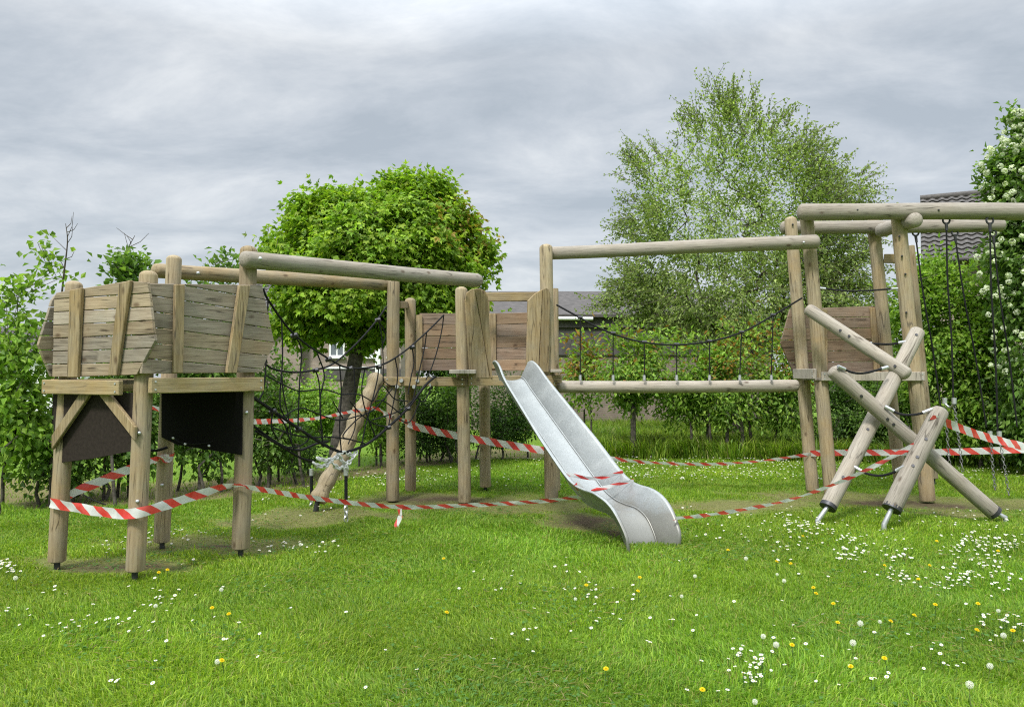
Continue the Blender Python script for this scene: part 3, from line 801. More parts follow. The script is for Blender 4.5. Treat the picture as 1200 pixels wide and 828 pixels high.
for px, y0, y1, y2 in ((365, 549, 582, 592), (405.5, 548, 585, 610)):
    d_ = 8.05 if px < 390 else 8.2
    d_ = 1410/(y2-445)*0.99
    rope('anchor_rope', [P(px, y0+3, d_), P(px, y1, d_)], 0.018, NB)
    chain('anchor_chain', [P(px, y1, d_), P(px, y2+3, d_)], NB, .07, .009)
    ferrule(NB, P(px, y0, d_), Vector((0, 0, -1)), .08, .026)

# knobbly leaning natural log
lg = spline([P(372, 587, 9.1), P(384, 562, 9.2), P(402, 530, 9.35), P(413, 503, 9.5), P(422, 482, 9.6), P(434, 461, 9.7), P(443, 438, 9.8)], 7)
rr_ = [.092*(1+.10*math.sin(i*1.15)+.05*math.sin(i*.5+1)) for i in range(len(lg))]
rr_[0] *= .9; rr_[-1] *= .6
mb = MB(); b0 = lg[0]; up = axis_matrix(lg[0], lg[-1]); inv = up.inverted()
mb.tube([inv @ p for p in lg], rr_, 14)
o = obj('climbing_log', mb.mesh('climbing_log', True), M_LOG, None, up)
props(o, 'knobbly naturally bent log leaning up to the middle tower behind the net', 'climbing log')
mb = MB(); q = lg[0]; mb.tube([Vector((q.x-.03, q.y, -.05)), q], [.03, .03], 8); mb.build('log_shoe', M_DARKSTEEL, o, True)

# ------------------------------------------------------------------ barrier tape
tape('barrier tape hanging slack round the front posts of the hexagon panelled tower', [P(58, 589, dA-.10), P(75, 592, dA-.13), P(110, 598, dA-.25), P(147, 602, dB-.10), P(172, 598, dB-.10), P(215, 585, dB+.25), P(255, 572, dD-.25), P(273, 569, dD-.10)], .076, [.1, .1, 0, 0, 0, .1, .5, 1.0])
tape('long barrier tape stretched low in front from the left tower to the slide', [P(273, 569, dD-.11), P(283, 568, dD-.115), P(300, 572, dD-.09), P(380, 585, 7.6), P(465, 593.5, 8.2), P(540, 592, 8.35), P(620, 588, 8.1), P(692, 581, 7.75)], .052, [1.0, .9, .75, .55, .5, .6, .6, .9], per=14)
tape('short torn tail of barrier tape dangling from the low front tape', [P(468, 596, 8.19), P(469, 604, 8.19), P(465, 614, 8.18), P(464, 622, 8.17)], .05, [.6, .9, .4, .2])
tape('barrier tape between the outer back posts behind the left tower', [P(82, 579, dA+.02), P(100, 571, dA+.15), P(155, 548, dA+.45), P(186, 537, dC-.08), P(200, 535, dC-.09)], .075, [.1, 0, 0, .7, .9])
tape('bunched red barrier tape wrapped round the back post of the left tower', [P(180, 541, dC+.0), P(186, 536, dC-.1), P(196, 539, dC-.105), P(204, 533, dC-.0)], .05, [.3, .9, -.4, .5])
tape('small bit of barrier tape showing between the posts under the left deck', [P(172, 476, 7.9), P(182, 478, 7.95), P(192, 482, 8.0)], .05, [.3, .6, .8])
tape('barrier tape crossing behind the net to the knobbly leaning log', [P(290, 494, 7.2), P(330, 493, 7.9), P(370, 490, 8.6), P(412, 482, 9.3), P(436, 478, 9.6)], .058, [.5, .7, .9, .7, .6])
tape('twisted barrier tape from the knobbly log to the rear post of the middle tower', [P(436, 478, 9.55), P(445, 480, 9.6), P(456, 487, 9.65), P(474, 493, 10.3), P(488, 499, 10.6)], .06, [.6, 1.1, .4, .9, .2])
tape('broad barrier tape at the back from the middle tower to behind the slide', [P(478, 496, 10.63), P(500, 503, 10.6), P(545, 512, 10.5), P(590, 520, 10.4), P(640, 528, 10.3)], .095, [.1, 0, 0, 0, .1])
tape('thin twisted barrier tape from the slide back to the right tower', [P(640, 527, 10.2), P(708, 536, 10.2), P(760, 541.5, 10.25), P(830, 543.5, 10.4), P(890, 540, 10.55), P(945, 532.5, 10.66), P(960, 531, 10.66)], .058, [.3, .4, .9, .7, 1.0, .5, .8], per=14)
tape('barrier tape from the rear of the right tower out past the hanging ropes', [P(950, 531, 10.65), P(980, 530, 10.5), P(1050, 530, 10.2), P(1120, 529, 10.0), P(1210, 526, 9.8), P(1240, 525, 9.7)], .085, [.3, .2, .3, .2, 0, 0])
tape('barrier tape rising from the slide foot to the short leaning log', [P(790, 607, 7.2), P(830, 603, 7.45), P(880, 595, 7.7), P(930, 584, 7.9), P(985, 564, 8.1), P(1030, 543, 8.25), P(1071, 521, 8.33)], .060, [.9, .8, .75, .85, .6, .4, .3], per=14)
tape('barrier tape from the top of the short leaning log to the right edge', [P(1090, 489, 8.33), P(1106, 494, 8.38), P(1140, 507, 8.6), P(1175, 517, 8.8), P(1230, 530, 9.1)], .085, [.9, .5, .2, 0, 0])

# ------------------------------------------------------------------ plants
def unit(a): return a/np.maximum(np.linalg.norm(a, axis=-1, keepdims=True), 1e-9)

def leaf_arrays(pos, axis, nrm, length, width, col, fold=0.25):
    """one folded pointed leaf per row: 4 corners, two triangles"""
    axis = unit(axis); side = unit(np.cross(axis, nrm)); nrm = np.cross(side, axis)
    L = length[:, None]; Wd = width[:, None]
    a = pos; t = pos+axis*L-nrm*L*0.12
    l = pos+axis*L*0.42+side*Wd*0.5+nrm*Wd*fold; r = pos+axis*L*0.42-side*Wd*0.5+nrm*Wd*fold
    v = np.stack([a, r, t, l], 1).reshape(-1, 3)
    n = len(pos); base = np.arange(n)[:, None]*4
    f = np.concatenate([base+np.array([[0, 1, 2]]), base+np.array([[0, 2, 3]])], 1).reshape(-1)
    return v, f, np.repeat(col, 4, axis=0)

def leaf_mesh(name, pos, axis, nrm, length, width, col, lobes=1):
    if lobes == 1: v, f, c = leaf_arrays(pos, axis, nrm, length, width, col)
    else:
        axis = unit(axis); side = unit(np.cross(axis, nrm)); V = []; Fa = []; Cc = []; k = 0
        for ang, s in ((0, 1), (0.85, .82), (-0.85, .82)):
            ax = axis*math.cos(ang)+side*math.sin(ang)
            v, f, c = leaf_arrays(pos, ax, nrm, length*s, width*.72, col, .12)
            V.append(v); Fa.append(f+k); Cc.append(c); k += len(v)
        v, f, c = np.concatenate(V), np.concatenate(Fa), np.concatenate(Cc)
    return np_mesh(name, v, f, np.full(len(f)//3, 3), c, False)

def blob_points(blobs, rng, power=0.5):
    out = []
    for c, r, n in blobs:
        d = unit(rng.normal(size=(n, 3))); q = rng.random(n)**power
        out.append(np.array(c)+d*q[:, None]*np.array(r))
    return np.concatenate(out)

def skeleton(trunk, att, rng, step=0.35, bend=0.18):
    nodes = [np.array(p, float) for p in trunk]; par = [-1]+list(range(len(trunk)-1))
    arr = np.zeros((len(att)*14+len(trunk)+50, 3)); arr[:len(nodes)] = nodes; n = len(nodes); tips = []
    top = np.array(trunk[-1]); base = np.array(trunk[0])
    order = np.argsort(np.linalg.norm(att-top, axis=1))
    first = max(1, len(trunk)//2)
    for i in order:
        a = att[i]; d = np.linalg.norm(arr[first:n]-a, axis=1)+0.25*np.maximum(0, arr[first:n, 2]-a[2])
        j = int(np.argmin(d))+first; p = arr[j].copy(); L = np.linalg.norm(a-p)
        k = max(1, min(10, int(L/step))); pj = j
        off = rng.normal(size=3)*bend*L; off[2] += .10*L
        for s in range(1, k+1):
            t = s/k; q = p+(a-p)*t+off*math.sin(math.pi*t)*.5
            if n >= len(arr): break
            arr[n] = q; par.append(pj); pj = n; n += 1
        tips.append(pj)
    return arr[:n], par, tips

def branch_mesh(name, arr, par, rmin, rtop, ntrunk, expo=2.3):
    n = len(arr); acc = np.zeros(n); kids = np.zeros(n, int)
    for i in range(n-1, 0, -1):
        if kids[i] == 0: acc[i] = rmin**expo
        if par[i] >= 0: acc[par[i]] += acc[i]*1.0; kids[par[i]] += 1
    r = acc**(1/expo); s = rtop/max(r[0], 1e-6)
    r = np.maximum(rmin, r*s) if s < 1 else r*np.clip(np.linspace(1, 1, n), 1, 1)
    if s > 1:
        r = np.maximum(r, 0); r[:ntrunk] = np.maximum(r[:ntrunk], np.linspace(rtop, rtop*.75, ntrunk))
    mb = MB()
    for i in range(1, n):
        p = par[i]; sides = 10 if i < ntrunk else (5 if r[i] > .012 else 3)
        r0 = r[p] if (i < ntrunk) else min(r[p], r[i]*1.35)
        mb.tube([arr[p], arr[i]], [float(r0), float(r[i])], sides, False)
    return mb, r

GREEN = dict(maple=[(.165, .275, .024), (.21, .32, .03), (.12, .215, .020), (.26, .35, .04)],
             shrub=[(.09, .165, .030), (.115, .20, .037), (.065, .125, .025), (.15, .235, .05)],
             dark=[(.06, .115, .022), (.075, .14, .028), (.045, .09, .02), (.095, .17, .035)],
             bright=[(.15, .26, .03), (.19, .30, .04), (.11, .20, .03), (.22, .32, .055)],
             birch=[(.22, .30, .08), (.28, .36, .10), (.16, .23, .065), (.33, .40, .14)],
             photinia=[(.15, .26, .04), (.20, .31, .05), (.22, .30, .05), (.10, .18, .03)])

def plant(name, label, cat, base, blobs, trunk_h=0.5, trunk_r=0.03, n_leaf=18, leaf=(.07, .045), pal='shrub', droop=0.4, spread=.16, seed=1,
          group=None, tint=None, lobes=1, rmin=.004, upright=0.2, trunk=None, stems=1, lean=(0, 0), power=.5, bark=None, accent=None, site_tail=4, step=.35, twig_extra=0):
    rng = np.random.default_rng(seed); base = Vector(base)
    root = thing(name, label, cat, base, group)
    att = blob_points(blobs, rng, power)
    att = att[att[:, 2] > 0.12]
    mbs = MB(); sites = []; sdir = []
    cent = np.mean([b[0] for b in blobs], axis=0)
    for s in range(stems):
        mine = att[s::stems]
        if stems > 1:
            a = rng.normal(size=2)*.18*stems**.5; b0 = np.array([a[0], a[1]*.6, -.05]); m = mine.mean(axis=0)
            tp = np.array([b0[0]*1.2+(m[0]-b0[0])*.3, b0[1]*1.2, trunk_h])
            tr = [b0, b0*.5+tp*.5+rng.normal(size=3)*.04, tp]
        else: tr = [np.array(q) for q in (trunk or [(0, 0, -.08), (lean[0]*.5, lean[1]*.5, trunk_h*.5), (lean[0], lean[1], trunk_h)])]
        arr, par, tips = skeleton(tr, mine, rng, step)
        mb, r = branch_mesh(name, arr, par, rmin, trunk_r, len(tr))
        mbs.add(mb.v, mb.f)
        for t in tips:
            k = t; c = 0
            while k >= len(tr) and c < site_tail:
                p = arr[par[k]]; sites.append(arr[k]); sdir.append(arr[k]-p); 
                sites.append((arr[k]+p)/2); sdir.append(arr[k]-p); k = par[k]; c += 1
    spray_p = []; spray_d = []
    if twig_extra:
        zz = arr[tips]; rel_ = zz-cent; R_ = np.linalg.norm(rel_/np.array([1, .8, 1]), axis=1); order = [tips[i] for i in np.argsort(-R_)[:int(len(tips)*twig_extra)]]
        for t in order:
            for q in range(2):
                d0 = unit((arr[t]-cent)*np.array([1, 1, .7]))+rng.normal(size=3)*.45; d0[2] += .55; d0 = unit(d0); Lt = rng.uniform(.25, .75)
                p1 = arr[t]+d0*Lt*.5; p2 = p1+(d0+np.array([0, 0, -.25+rng.normal()*.2]))*Lt*.5
                mbs.tube([arr[t], p1, p2], [.0065, .005, .003], 3, False)
                for u in np.linspace(.1, 1, 6):
                    spray_p.append(arr[t]+(p1-arr[t])*min(1, 2*u)+(p2-p1)*max(0, 2*u-1)); spray_d.append(d0)
        me0 = bpy.data.objects[-1] if False else None
    sites = np.array(sites); sdir = unit(np.array(sdir)); n = n_leaf*len(sites)
    idx = np.repeat(np.arange(len(sites)), n_leaf)
    pos = sites[idx]+rng.normal(size=(n, 3))*spread*np.array([1, 1, .8])
    out = unit(pos-cent); axis = out*.7+sdir[idx]*.5+rng.normal(size=(n, 3))*.55; axis[:, 2] -= droop
    nrm = rng.normal(size=(n, 3))*.5+out*.35; nrm[:, 2] += .75
    L = leaf[0]*rng.uniform(.65, 1.25, n); Wd = leaf[1]*rng.uniform(.7, 1.2, n)
    P_ = np.array(GREEN[pal]); k = rng.integers(0, len(P_), n); col = P_[k]*1.3*rng.uniform(.7, 1.25, (n, 1))
    cl = (rng.random(len(sites))*.36+.82)[idx]; col = col*cl[:, None]
    if tint is not None: col = tint(pos, col, rng)
    keep = pos[:, 2] > .04
    obj('trunk' if trunk_r > .05 else 'stems', mbs.mesh('stems', True), bark or M_BARK, root, Matrix.Translation(base))
    if spray_p:
        sp_ = np.repeat(np.array(spray_p), 2, axis=0); sp_ = sp_+rng.normal(size=sp_.shape)*.018; sd_ = np.repeat(np.array(spray_d), 2, axis=0); m = len(sp_)
        a2 = sd_*.5+rng.normal(size=(m, 3))*.6; a2[:, 2] -= .2; n2 = rng.normal(size=(m, 3)); n2[:, 2] += .6
        pos = np.concatenate([pos[keep], sp_]); axis = np.concatenate([axis[keep], a2]); nrm = np.concatenate([nrm[keep], n2])
        L = np.concatenate([L[keep], leaf[0]*rng.uniform(.6, 1, m)]); Wd = np.concatenate([Wd[keep], leaf[1]*rng.uniform(.7, 1.1, m)]); col = np.concatenate([col[keep], P_[rng.integers(0, len(P_), m)]*.9])
        keep = np.ones(len(pos), bool)
    me = leaf_mesh('foliage', pos[keep], axis[keep], nrm[keep], L[keep], Wd[keep], col[keep], lobes)
    obj('foliage', me, M_LEAF, root, Matrix.Translation(base))
    return root

def rel(px, py, d, base):
    p = P(px, py, d); return (p.x-base[0], p.y-base[1], p.z-base[2])

# the round maple behind the net
def maple():
    d = 13.2; k = d/FPX; b = GD(392, d)
    Bc = lambda px, py, rx, ry, rz, n, dd=0: (rel(445+(px-445)*.92, py+2, d+dd, b), (rx*k*.9, ry*k*.9, rz*k*.95), n)
    blobs = [Bc(440, 318, 128, 120, 92, 230), Bc(500, 292, 78, 80, 78, 110), Bc(370, 312, 64, 80, 66, 90), Bc(535, 335, 50, 60, 62, 70), Bc(445, 355, 110, 90, 36, 70), Bc(345, 372, 42, 40, 34, 36), Bc(430, 270, 70, 70, 52, 70),
             Bc(372, 245, 25, 20, 18, 12), Bc(505, 222, 22, 20, 26, 18), Bc(476, 218, 16, 16, 22, 12), Bc(528, 226, 13, 14, 22, 10), Bc(342, 246, 10, 12, 18, 8), Bc(458, 224, 18, 14, 18, 14), Bc(400, 240, 30, 26, 22, 22), Bc(548, 258, 18, 16, 18, 12), Bc(574, 300, 12, 14, 26, 10), Bc(322, 285, 14, 14, 22, 10)]
    top = rel(418, 415, d, b); mid = rel(405, 480, d, b)
    def tint(pos, col, rng):
        c0 = np.array(rel(552, 262, d-.6, b)); dd = np.linalg.norm((pos-c0)*np.array([1, .5, 1]), axis=1)
        m = (rng.random(len(pos)) < np.clip(1.0-dd/.75, 0, .75)*.45)
        col[m] = np.array([.36, .27, .06])*rng.uniform(.7, 1.2, (m.sum(), 1))
        return col
    plant('maple_tree', 'round headed maple with dense bright lobed leaves and a dark leaning trunk', 'tree', b, blobs, trunk=[(0, 0, -.1), tuple(np.array(mid)*.5), mid, top], trunk_r=.16, n_leaf=15, leaf=(.09, .075),
          pal='maple', droop=.75, spread=.13, seed=11, tint=tint, lobes=3, power=.28, rmin=.005, site_tail=3, step=.3)
maple()

# the airy birch-like tree on the right
def birch():
    d = 18.5; k = d/FPX; b = GD(860, d)
    Bc = lambda px, py, rx, rz, n, ry=None: (rel(px, py, d, b), (rx*k, (ry or rx)*k, rz*k), n)
    blobs = [Bc(868, 300, 122, 118, 330, 90), Bc(868, 235, 118, 112, 330, 90), Bc(800, 300, 70, 95, 170), Bc(935, 285, 80, 80, 200), Bc(850, 165, 56, 52, 80), Bc(852, 128, 34, 34, 26), Bc(775, 215, 44, 54, 70), Bc(762, 275, 38, 66, 80), Bc(905, 175, 50, 44, 60),
             Bc(975, 235, 48, 48, 70), Bc(948, 200, 40, 36, 40), Bc(1008, 248, 18, 20, 16), Bc(748, 190, 14, 22, 10), Bc(765, 345, 50, 52, 110), Bc(970, 330, 66, 72, 200), Bc(880, 375, 130, 44, 260), Bc(712, 352, 18, 12, 8), Bc(735, 325, 20, 26, 14), Bc(812, 140, 12, 16, 6)]
    def tint(pos, col, rng):
        return col
    plant('birch_tree', 'tall airy birch with tiny pale leaves and fine twigs against the clouds', 'tree', b, blobs, trunk=[(0, 0, -.1), (.05, 0, .7), (-.05, .1, 1.5), (.1, .05, 2.4)], trunk_r=.13, n_leaf=3, leaf=(.094, .048),
          pal='birch', droop=.35, spread=.12, seed=21, power=.55, twig_extra=.6, rmin=.0042, site_tail=3, step=.28, bark=M_TWIG)
birch()

# white blossom bush at the right edge
def viburnum():
    d = 12.6; k = d/FPX; b = GD(1215, d)
    Bc = lambda px, py, rx, rz, n: (rel(px, py, d, b), (rx*k, rx*k*.8, rz*k), n)
    blobs = [Bc(1212, 215, 58, 62, 90), Bc(1230, 165, 34, 36, 30), Bc(1200, 190, 26, 30, 24), Bc(1222, 300, 66, 80, 90), Bc(1225, 390, 60, 80, 90), Bc(1190, 240, 30, 34, 30), Bc(1194, 138, 10, 8, 6), Bc(1215, 480, 44, 60, 30)]
    r = plant('snowball_bush', 'tall bush covered in round white blossom heads at the right edge', 'bush', b, blobs, trunk_h=.8, trunk_r=.035, n_leaf=10, leaf=(.10, .07), pal='shrub', droop=.4, spread=.12, seed=31, stems=4, power=.3)
    rng = np.random.default_rng(5); att = blob_points([(c, tuple(np.array(q)*1.16), int(n*8)) for c, q, n in blobs[:7]], rng, .12)
    att = att[(att[:, 1] < .1)]; rng.shuffle(att)
    V = []; Fs = []; C = []; nv = 0
    heads = att[:720]
    n = 26
    pos = np.repeat(heads, n, axis=0); dirs = unit(rng.normal(size=(len(pos), 3))); rr = np.repeat(rng.uniform(.034, .056, len(heads)), n)
    pos = pos+dirs*rr[:, None]*.8
    t = unit(np.cross(dirs, rng.normal(size=dirs.shape)))
    me = leaf_mesh('blossoms', pos-t*.02, t+dirs*.1, dirs, np.full(len(pos), .042), np.full(len(pos), .04), np.repeat(np.array([[.68, .72, .58]])*rng.uniform(.8, 1.15, (len(heads), 1)), n, axis=0))
    o = obj('blossoms', me, M_PETAL, r, Matrix.Translation(b)); o['kind'] = 'stuff'; o['label'] = 'round creamy white blossom heads'
viburnum()

GL = 'shrubs of the hedge behind the playground'
def shrub(label, px, d, top, w, bot=None, n=60, pal='shrub', leaf=(.075, .045), seed=1, n_leaf=9, stems=4, trunk_h=.35, tint=None, spread=.11, extra=(), trunk_r=.022, name='hedge_shrub', cat='shrub', power=.4, droop=.3, rmin=.0045):
    """px: middle column; top: pixel row of the crown top; bot: row of the lowest leaves; w: width in px"""
    b = GD(px, d); k = d/FPX; bot = bot or 445+1410/d-6
    c = rel(px, (top+bot)/2, d, b); blobs = [(c, (w*.5*k, min(w*.5*k, 1.0), (bot-top)*.5*k), n)]
    for (ex, ey, erx, erz, en) in extra: blobs.append((rel(ex, ey, d, b), (erx*k, erx*k, erz*k), en))
    return plant(name, label, cat, b, blobs, trunk_h=trunk_h, trunk_r=trunk_r, n_leaf=n_leaf, leaf=leaf, pal=pal, droop=droop, spread=spread, seed=seed, group=GL, stems=stems, tint=tint, power=power, rmin=rmin)

def redtip(amount=.35, zmin=1.0):
    def f(pos, col, rng):
        z = pos[:, 2]; m = rng.random(len(z)) < amount*np.clip((z-zmin)/.6, 0, 1)
        col[m] = np.array([.30, .17, .035])*rng.uniform(.7, 1.3, (m.sum(), 1)); return col
    return f
# left end
shrub('tall leafy shrub with big light leaves at the left edge', 14, 9.4, 380, 90, 560, 60, 'bright', (.09, .07), 41, 6, 5, .7, extra=((54, 290, 16, 9, 4), (62, 318, 20, 8, 4), (22, 334, 16, 9, 4), (40, 392, 36, 30, 10), (12, 352, 14, 16, 4)), rmin=.0035, spread=.10)
shrub('dark low shrub between the leftmost posts of the left tower', 92, 10.0, 430, 130, 588, 80, 'shrub', (.085, .06), 42, 6, 5, .3)
shrub('leafy shrub whose top shows over the peak of the hexagon panels', 160, 10.2, 360, 80, 575, 60, 'shrub', (.09, .07), 43, 8, 4, .6, extra=((152, 316, 20, 12, 12), (146, 300, 8, 8, 3)))
shrub('dark shrub below the black rubber sheet, right of the back post', 235, 10.9, 318, 90, 570, 90, 'shrub', (.09, .065), 44, 7, 5, .4, extra=((268, 310, 22, 10, 10),))
shrub('loose thin stemmed shrub right behind the climbing net', 318, 11.5, 405, 76, 565, 70, 'shrub', (.085, .055), 45, 6, 5, .6, extra=((312, 480, 40, 60, 20),))
shrub('shrub with dark lower stems left of the maple trunk', 352, 12.6, 500, 56, 555, 30, 'dark', (.07, .045), 46, 8, 4, .3)
shrub('small bright leaved shrub right of the maple trunk', 445, 14.2, 440, 50, 540, 50, 'bright', (.07, .045), 47, 8, 4, .4)
shrub('dark shrub seen between the left posts of the middle tower', 486, 14.8, 440, 66, 536, 80, 'dark', (.07, .04), 48, 9, 5, .3)
shrub('bushy shrub seen under the deck of the middle tower', 536, 15.0, 432, 74, 534, 90, 'shrub', (.07, .04), 49, 9, 5, .3)
shrub('narrow leaved shrub just left of the slide', 600, 15.2, 436, 76, 530, 90, 'dark', (.075, .035), 50, 9, 6, .3)
shrub('low yellow green bush on the lawn beyond the net', 368, 19.5, 437, 84, 512, 110, 'bright', (.09, .06), 61, 9, 5, .3)
shrub('low bright bush beyond the maple trunk', 425, 20.5, 442, 60, 508, 80, 'bright', (.09, .06), 62, 9, 5, .3)
# right of the slide
shrub('shrub with red tipped leaves beside the slide top, in front of brickwork', 686, 16.4, 410, 40, 456, 18, 'photinia', (.11, .06), 51, 6, 3, .9, tint=redtip(.35, 1.2), extra=((672, 398, 12, 12, 5), (694, 412, 16, 16, 8)), spread=.14)
shrub('yellow green shrub with a bare dark trunk under the walking log', 738, 15.6, 400, 76, 478, 60, 'photinia', (.10, .055), 52, 6, 2, 1.0, tint=redtip(.08, 1.3), trunk_r=.04, extra=((722, 388, 18, 16, 10), (760, 396, 20, 20, 12), (738, 440, 50, 24, 20)), spread=.15)
shrub('mid green shrub beneath the lowest sag of the hand rope', 805, 15.8, 412, 70, 500, 60, 'bright', (.10, .055), 53, 6, 3, .8, tint=redtip(.06, 1.4), trunk_r=.03, extra=((790, 400, 16, 18, 8), (824, 408, 20, 18, 10), (800, 470, 46, 26, 26)), spread=.15)
shrub('orange tinged shrub beneath the right half of the hand rope', 868, 15.6, 402, 76, 490, 64, 'photinia', (.10, .055), 54, 6, 3, .8, tint=redtip(.25, 1.25), trunk_r=.04, extra=((852, 392, 16, 14, 8), (888, 388, 14, 16, 8), (870, 470, 44, 34, 24)), spread=.15)
shrub('orange tipped shrub just left of the right tower', 920, 15.4, 412, 70, 506, 64, 'photinia', (.10, .055), 55, 6, 3, .7, tint=redtip(.28, 1.25), extra=((908, 394, 16, 14, 8), (936, 404, 18, 16, 8)), spread=.15)
shrub('shrub seen through the posts beneath the right deck', 985, 15.6, 420, 90, 528, 90, 'dark', (.075, .045), 56, 9, 4, .4)
shrub('shadowy shrub behind the crossing of the pale logs', 1040, 15.0, 410, 80, 528, 90, 'shrub', (.075, .045), 57, 9, 4, .4)
shrub('tall bright yellow green shrub behind the hanging ropes', 1100, 14.2, 285, 96, 540, 190, 'bright', (.10, .06), 58, 9, 4, .7, extra=((1082, 330, 40, 40, 30),))
shrub('tall bright shrub beside the white blossom bush', 1152, 13.8, 300, 80, 540, 170, 'bright', (.10, .06), 59, 9, 4, .7)
shrub('dark shrub under the white blossom bush at the right edge', 1200, 13.2, 420, 80, 545, 100, 'dark', (.085, .05), 60, 9, 4, .4)
# bare twigs above the left shrubs
def bare(label, px, d, pts, seed):
    b = GD(px, d); root = thing('bare_branch', label, 'twig', b, None); mb = MB()
    main = spline([Vector((b.x, b.y, -.05))]+[P(x, y, d) for x, y in pts], 8); n = len(main)
    mb.tube(main, [.016*(1-i/n)+.003 for i in range(n)], 5)
    rng = random.Random(seed)
    for i in range(n//2, n-1, 2):
        a = main[i]; e = a+Vector((rng.uniform(-.22, .22), rng.uniform(-.1, .1), rng.uniform(.08, .3))); mb.tube([a, a.lerp(e, .5)+Vector((.02, 0, -.02)), e], [.005, .004, .0022], 4)
    mb.build('twigs', M_TWIG, root, True, b)
bare('thin bare twig sticking up at the far left above the leafy shrub', 60, 9.5, [(66, 420), (74, 330), (79, 285), (77, 262)], 1)
bare('thin forked bare twig above the peak of the hexagon panels', 152, 10.3, [(150, 400), (149, 320), (149, 295), (158, 276)], 2)

# ------------------------------------------------------------------ houses
def brick_mat(name, c1, c2, mortar, scale=4.2):
    m, nt, b, out = new_mat(name)
    tc = N(nt, 'ShaderNodeTexCoord'); mp = N(nt, 'ShaderNodeMapping'); nt.links.new(tc.outputs['Object'], mp.inputs['Vector'])
    mp.inputs['Rotation'].default_value = (math.radians(90), 0, 0)
    br = N(nt, 'ShaderNodeTexBrick', Scale=scale); nt.links.new(mp.outputs[0], br.inputs['Vector'])
    br.inputs['Color1'].default_value = (*c1, 1); br.inputs['Color2'].default_value = (*c2, 1); br.inputs['Mortar'].default_value = (*mortar, 1)
    br.inputs['Mortar Size'].default_value = .018
    n = N(nt, 'ShaderNodeTexNoise', Scale=3.0, Detail=4.0); nt.links.new(tc.outputs['Object'], n.inputs['Vector'])
    r = ramp(nt, [(.3, (.75, .75, .75)), (.7, (1.1, 1.1, 1.1))], n.outputs['Fac'])
    nt.links.new(mixc(nt, 'MULTIPLY', 1.0, br.outputs['Color'], r.outputs[0]), b.inputs['Base Color']); b.inputs['Roughness'].default_value = .9
    return m
M_BRICK = brick_mat('dark_brick', (.17, .135, .105), (.22, .17, .13), (.25, .23, .20))
M_BRICK2 = brick_mat('pale_brick', (.27, .21, .17), (.33, .26, .21), (.36, .33, .29))
M_ROOF = plain('grey_roofing', (.075, .068, .064), .9, 0, .3, 6, .4)
M_TILE = plain('dark_roof_tile', (.075, .068, .062), .75, 0, .35, 12, .5)
M_CLAD = plain('dark_cladding', (.075, .068, .065), .8, 0, .25, 8)
M_GLASS = plain('window_glass', (.12, .14, .155), .12, 0, .2, 1.5, 0, .8)

def wbox(parent, name, lo, hi, mat, label=None):
    c = (Vector(lo)+Vector(hi))/2; mb = MB(); mb.box(lo, hi); o = mb.build(name, mat, parent)
    if label: o['label'] = label
    return o
def tiled_roof(parent, x0, x1, eave, ridge, mat, rows, tile_w=.3):
    """roof slope facing the camera, built of overlapping rows of waved tiles; eave, ridge = (y, z)"""
    mb = MB(); nx = int((x1-x0)/tile_w*6); ey, ez = eave; ry, rz = ridge
    n = Vector((0, -(rz-ez), (ry-ey))).normalized()
    for r in range(rows):
        t0, t1 = r/rows, (r+1.12)/rows
        vs = []
        for i in range(nx+1):
            x = x0+(x1-x0)*i/nx; w = .028*math.sin(i/6*2*math.pi)
            for t, lift in ((t0, .05+w), (t1, .0+w), (t0, .02+w)):
                vs.append(Vector((x, ey+(ry-ey)*t, ez+(rz-ez)*t))+n*lift)
        fs = []
        for i in range(nx):
            a = i*3; fs += [(a, a+3, a+4, a+1), (a+2, a+5, a+3, a)]
        mb.add(vs, fs)
    return mb.build('roof', mat, parent, False)
def window(parent, x0, x1, z0, z1, y, bars=1):
    f = MB(); t = .07
    f.box((x0, y-.05, z0), (x0+t, y+.03, z1)); f.box((x1-t, y-.05, z0), (x1, y+.03, z1)); f.box((x0+t, y-.05, z0), (x1-t, y+.03, z0+t)); f.box((x0+t, y-.05, z1-t), (x1-t, y+.03, z1))
    for i in range(bars):
        xm = x0+(x1-x0)*(i+1)/(bars+1); f.box((xm-.03, y-.045, z0+t), (xm+.03, y+.03, z1-t))
    o = f.build('window', M_WHITEFRAME, parent); wbox(o, 'pane', (x0+t, y-.02, z0+t), (x1-t, y+.005, z1-t), M_GLASS)
    wbox(o, 'sill', (x0-.06, y-.14, z0-.07), (x1+.06, y+.0, z0-.003), M_WHITEFRAME)

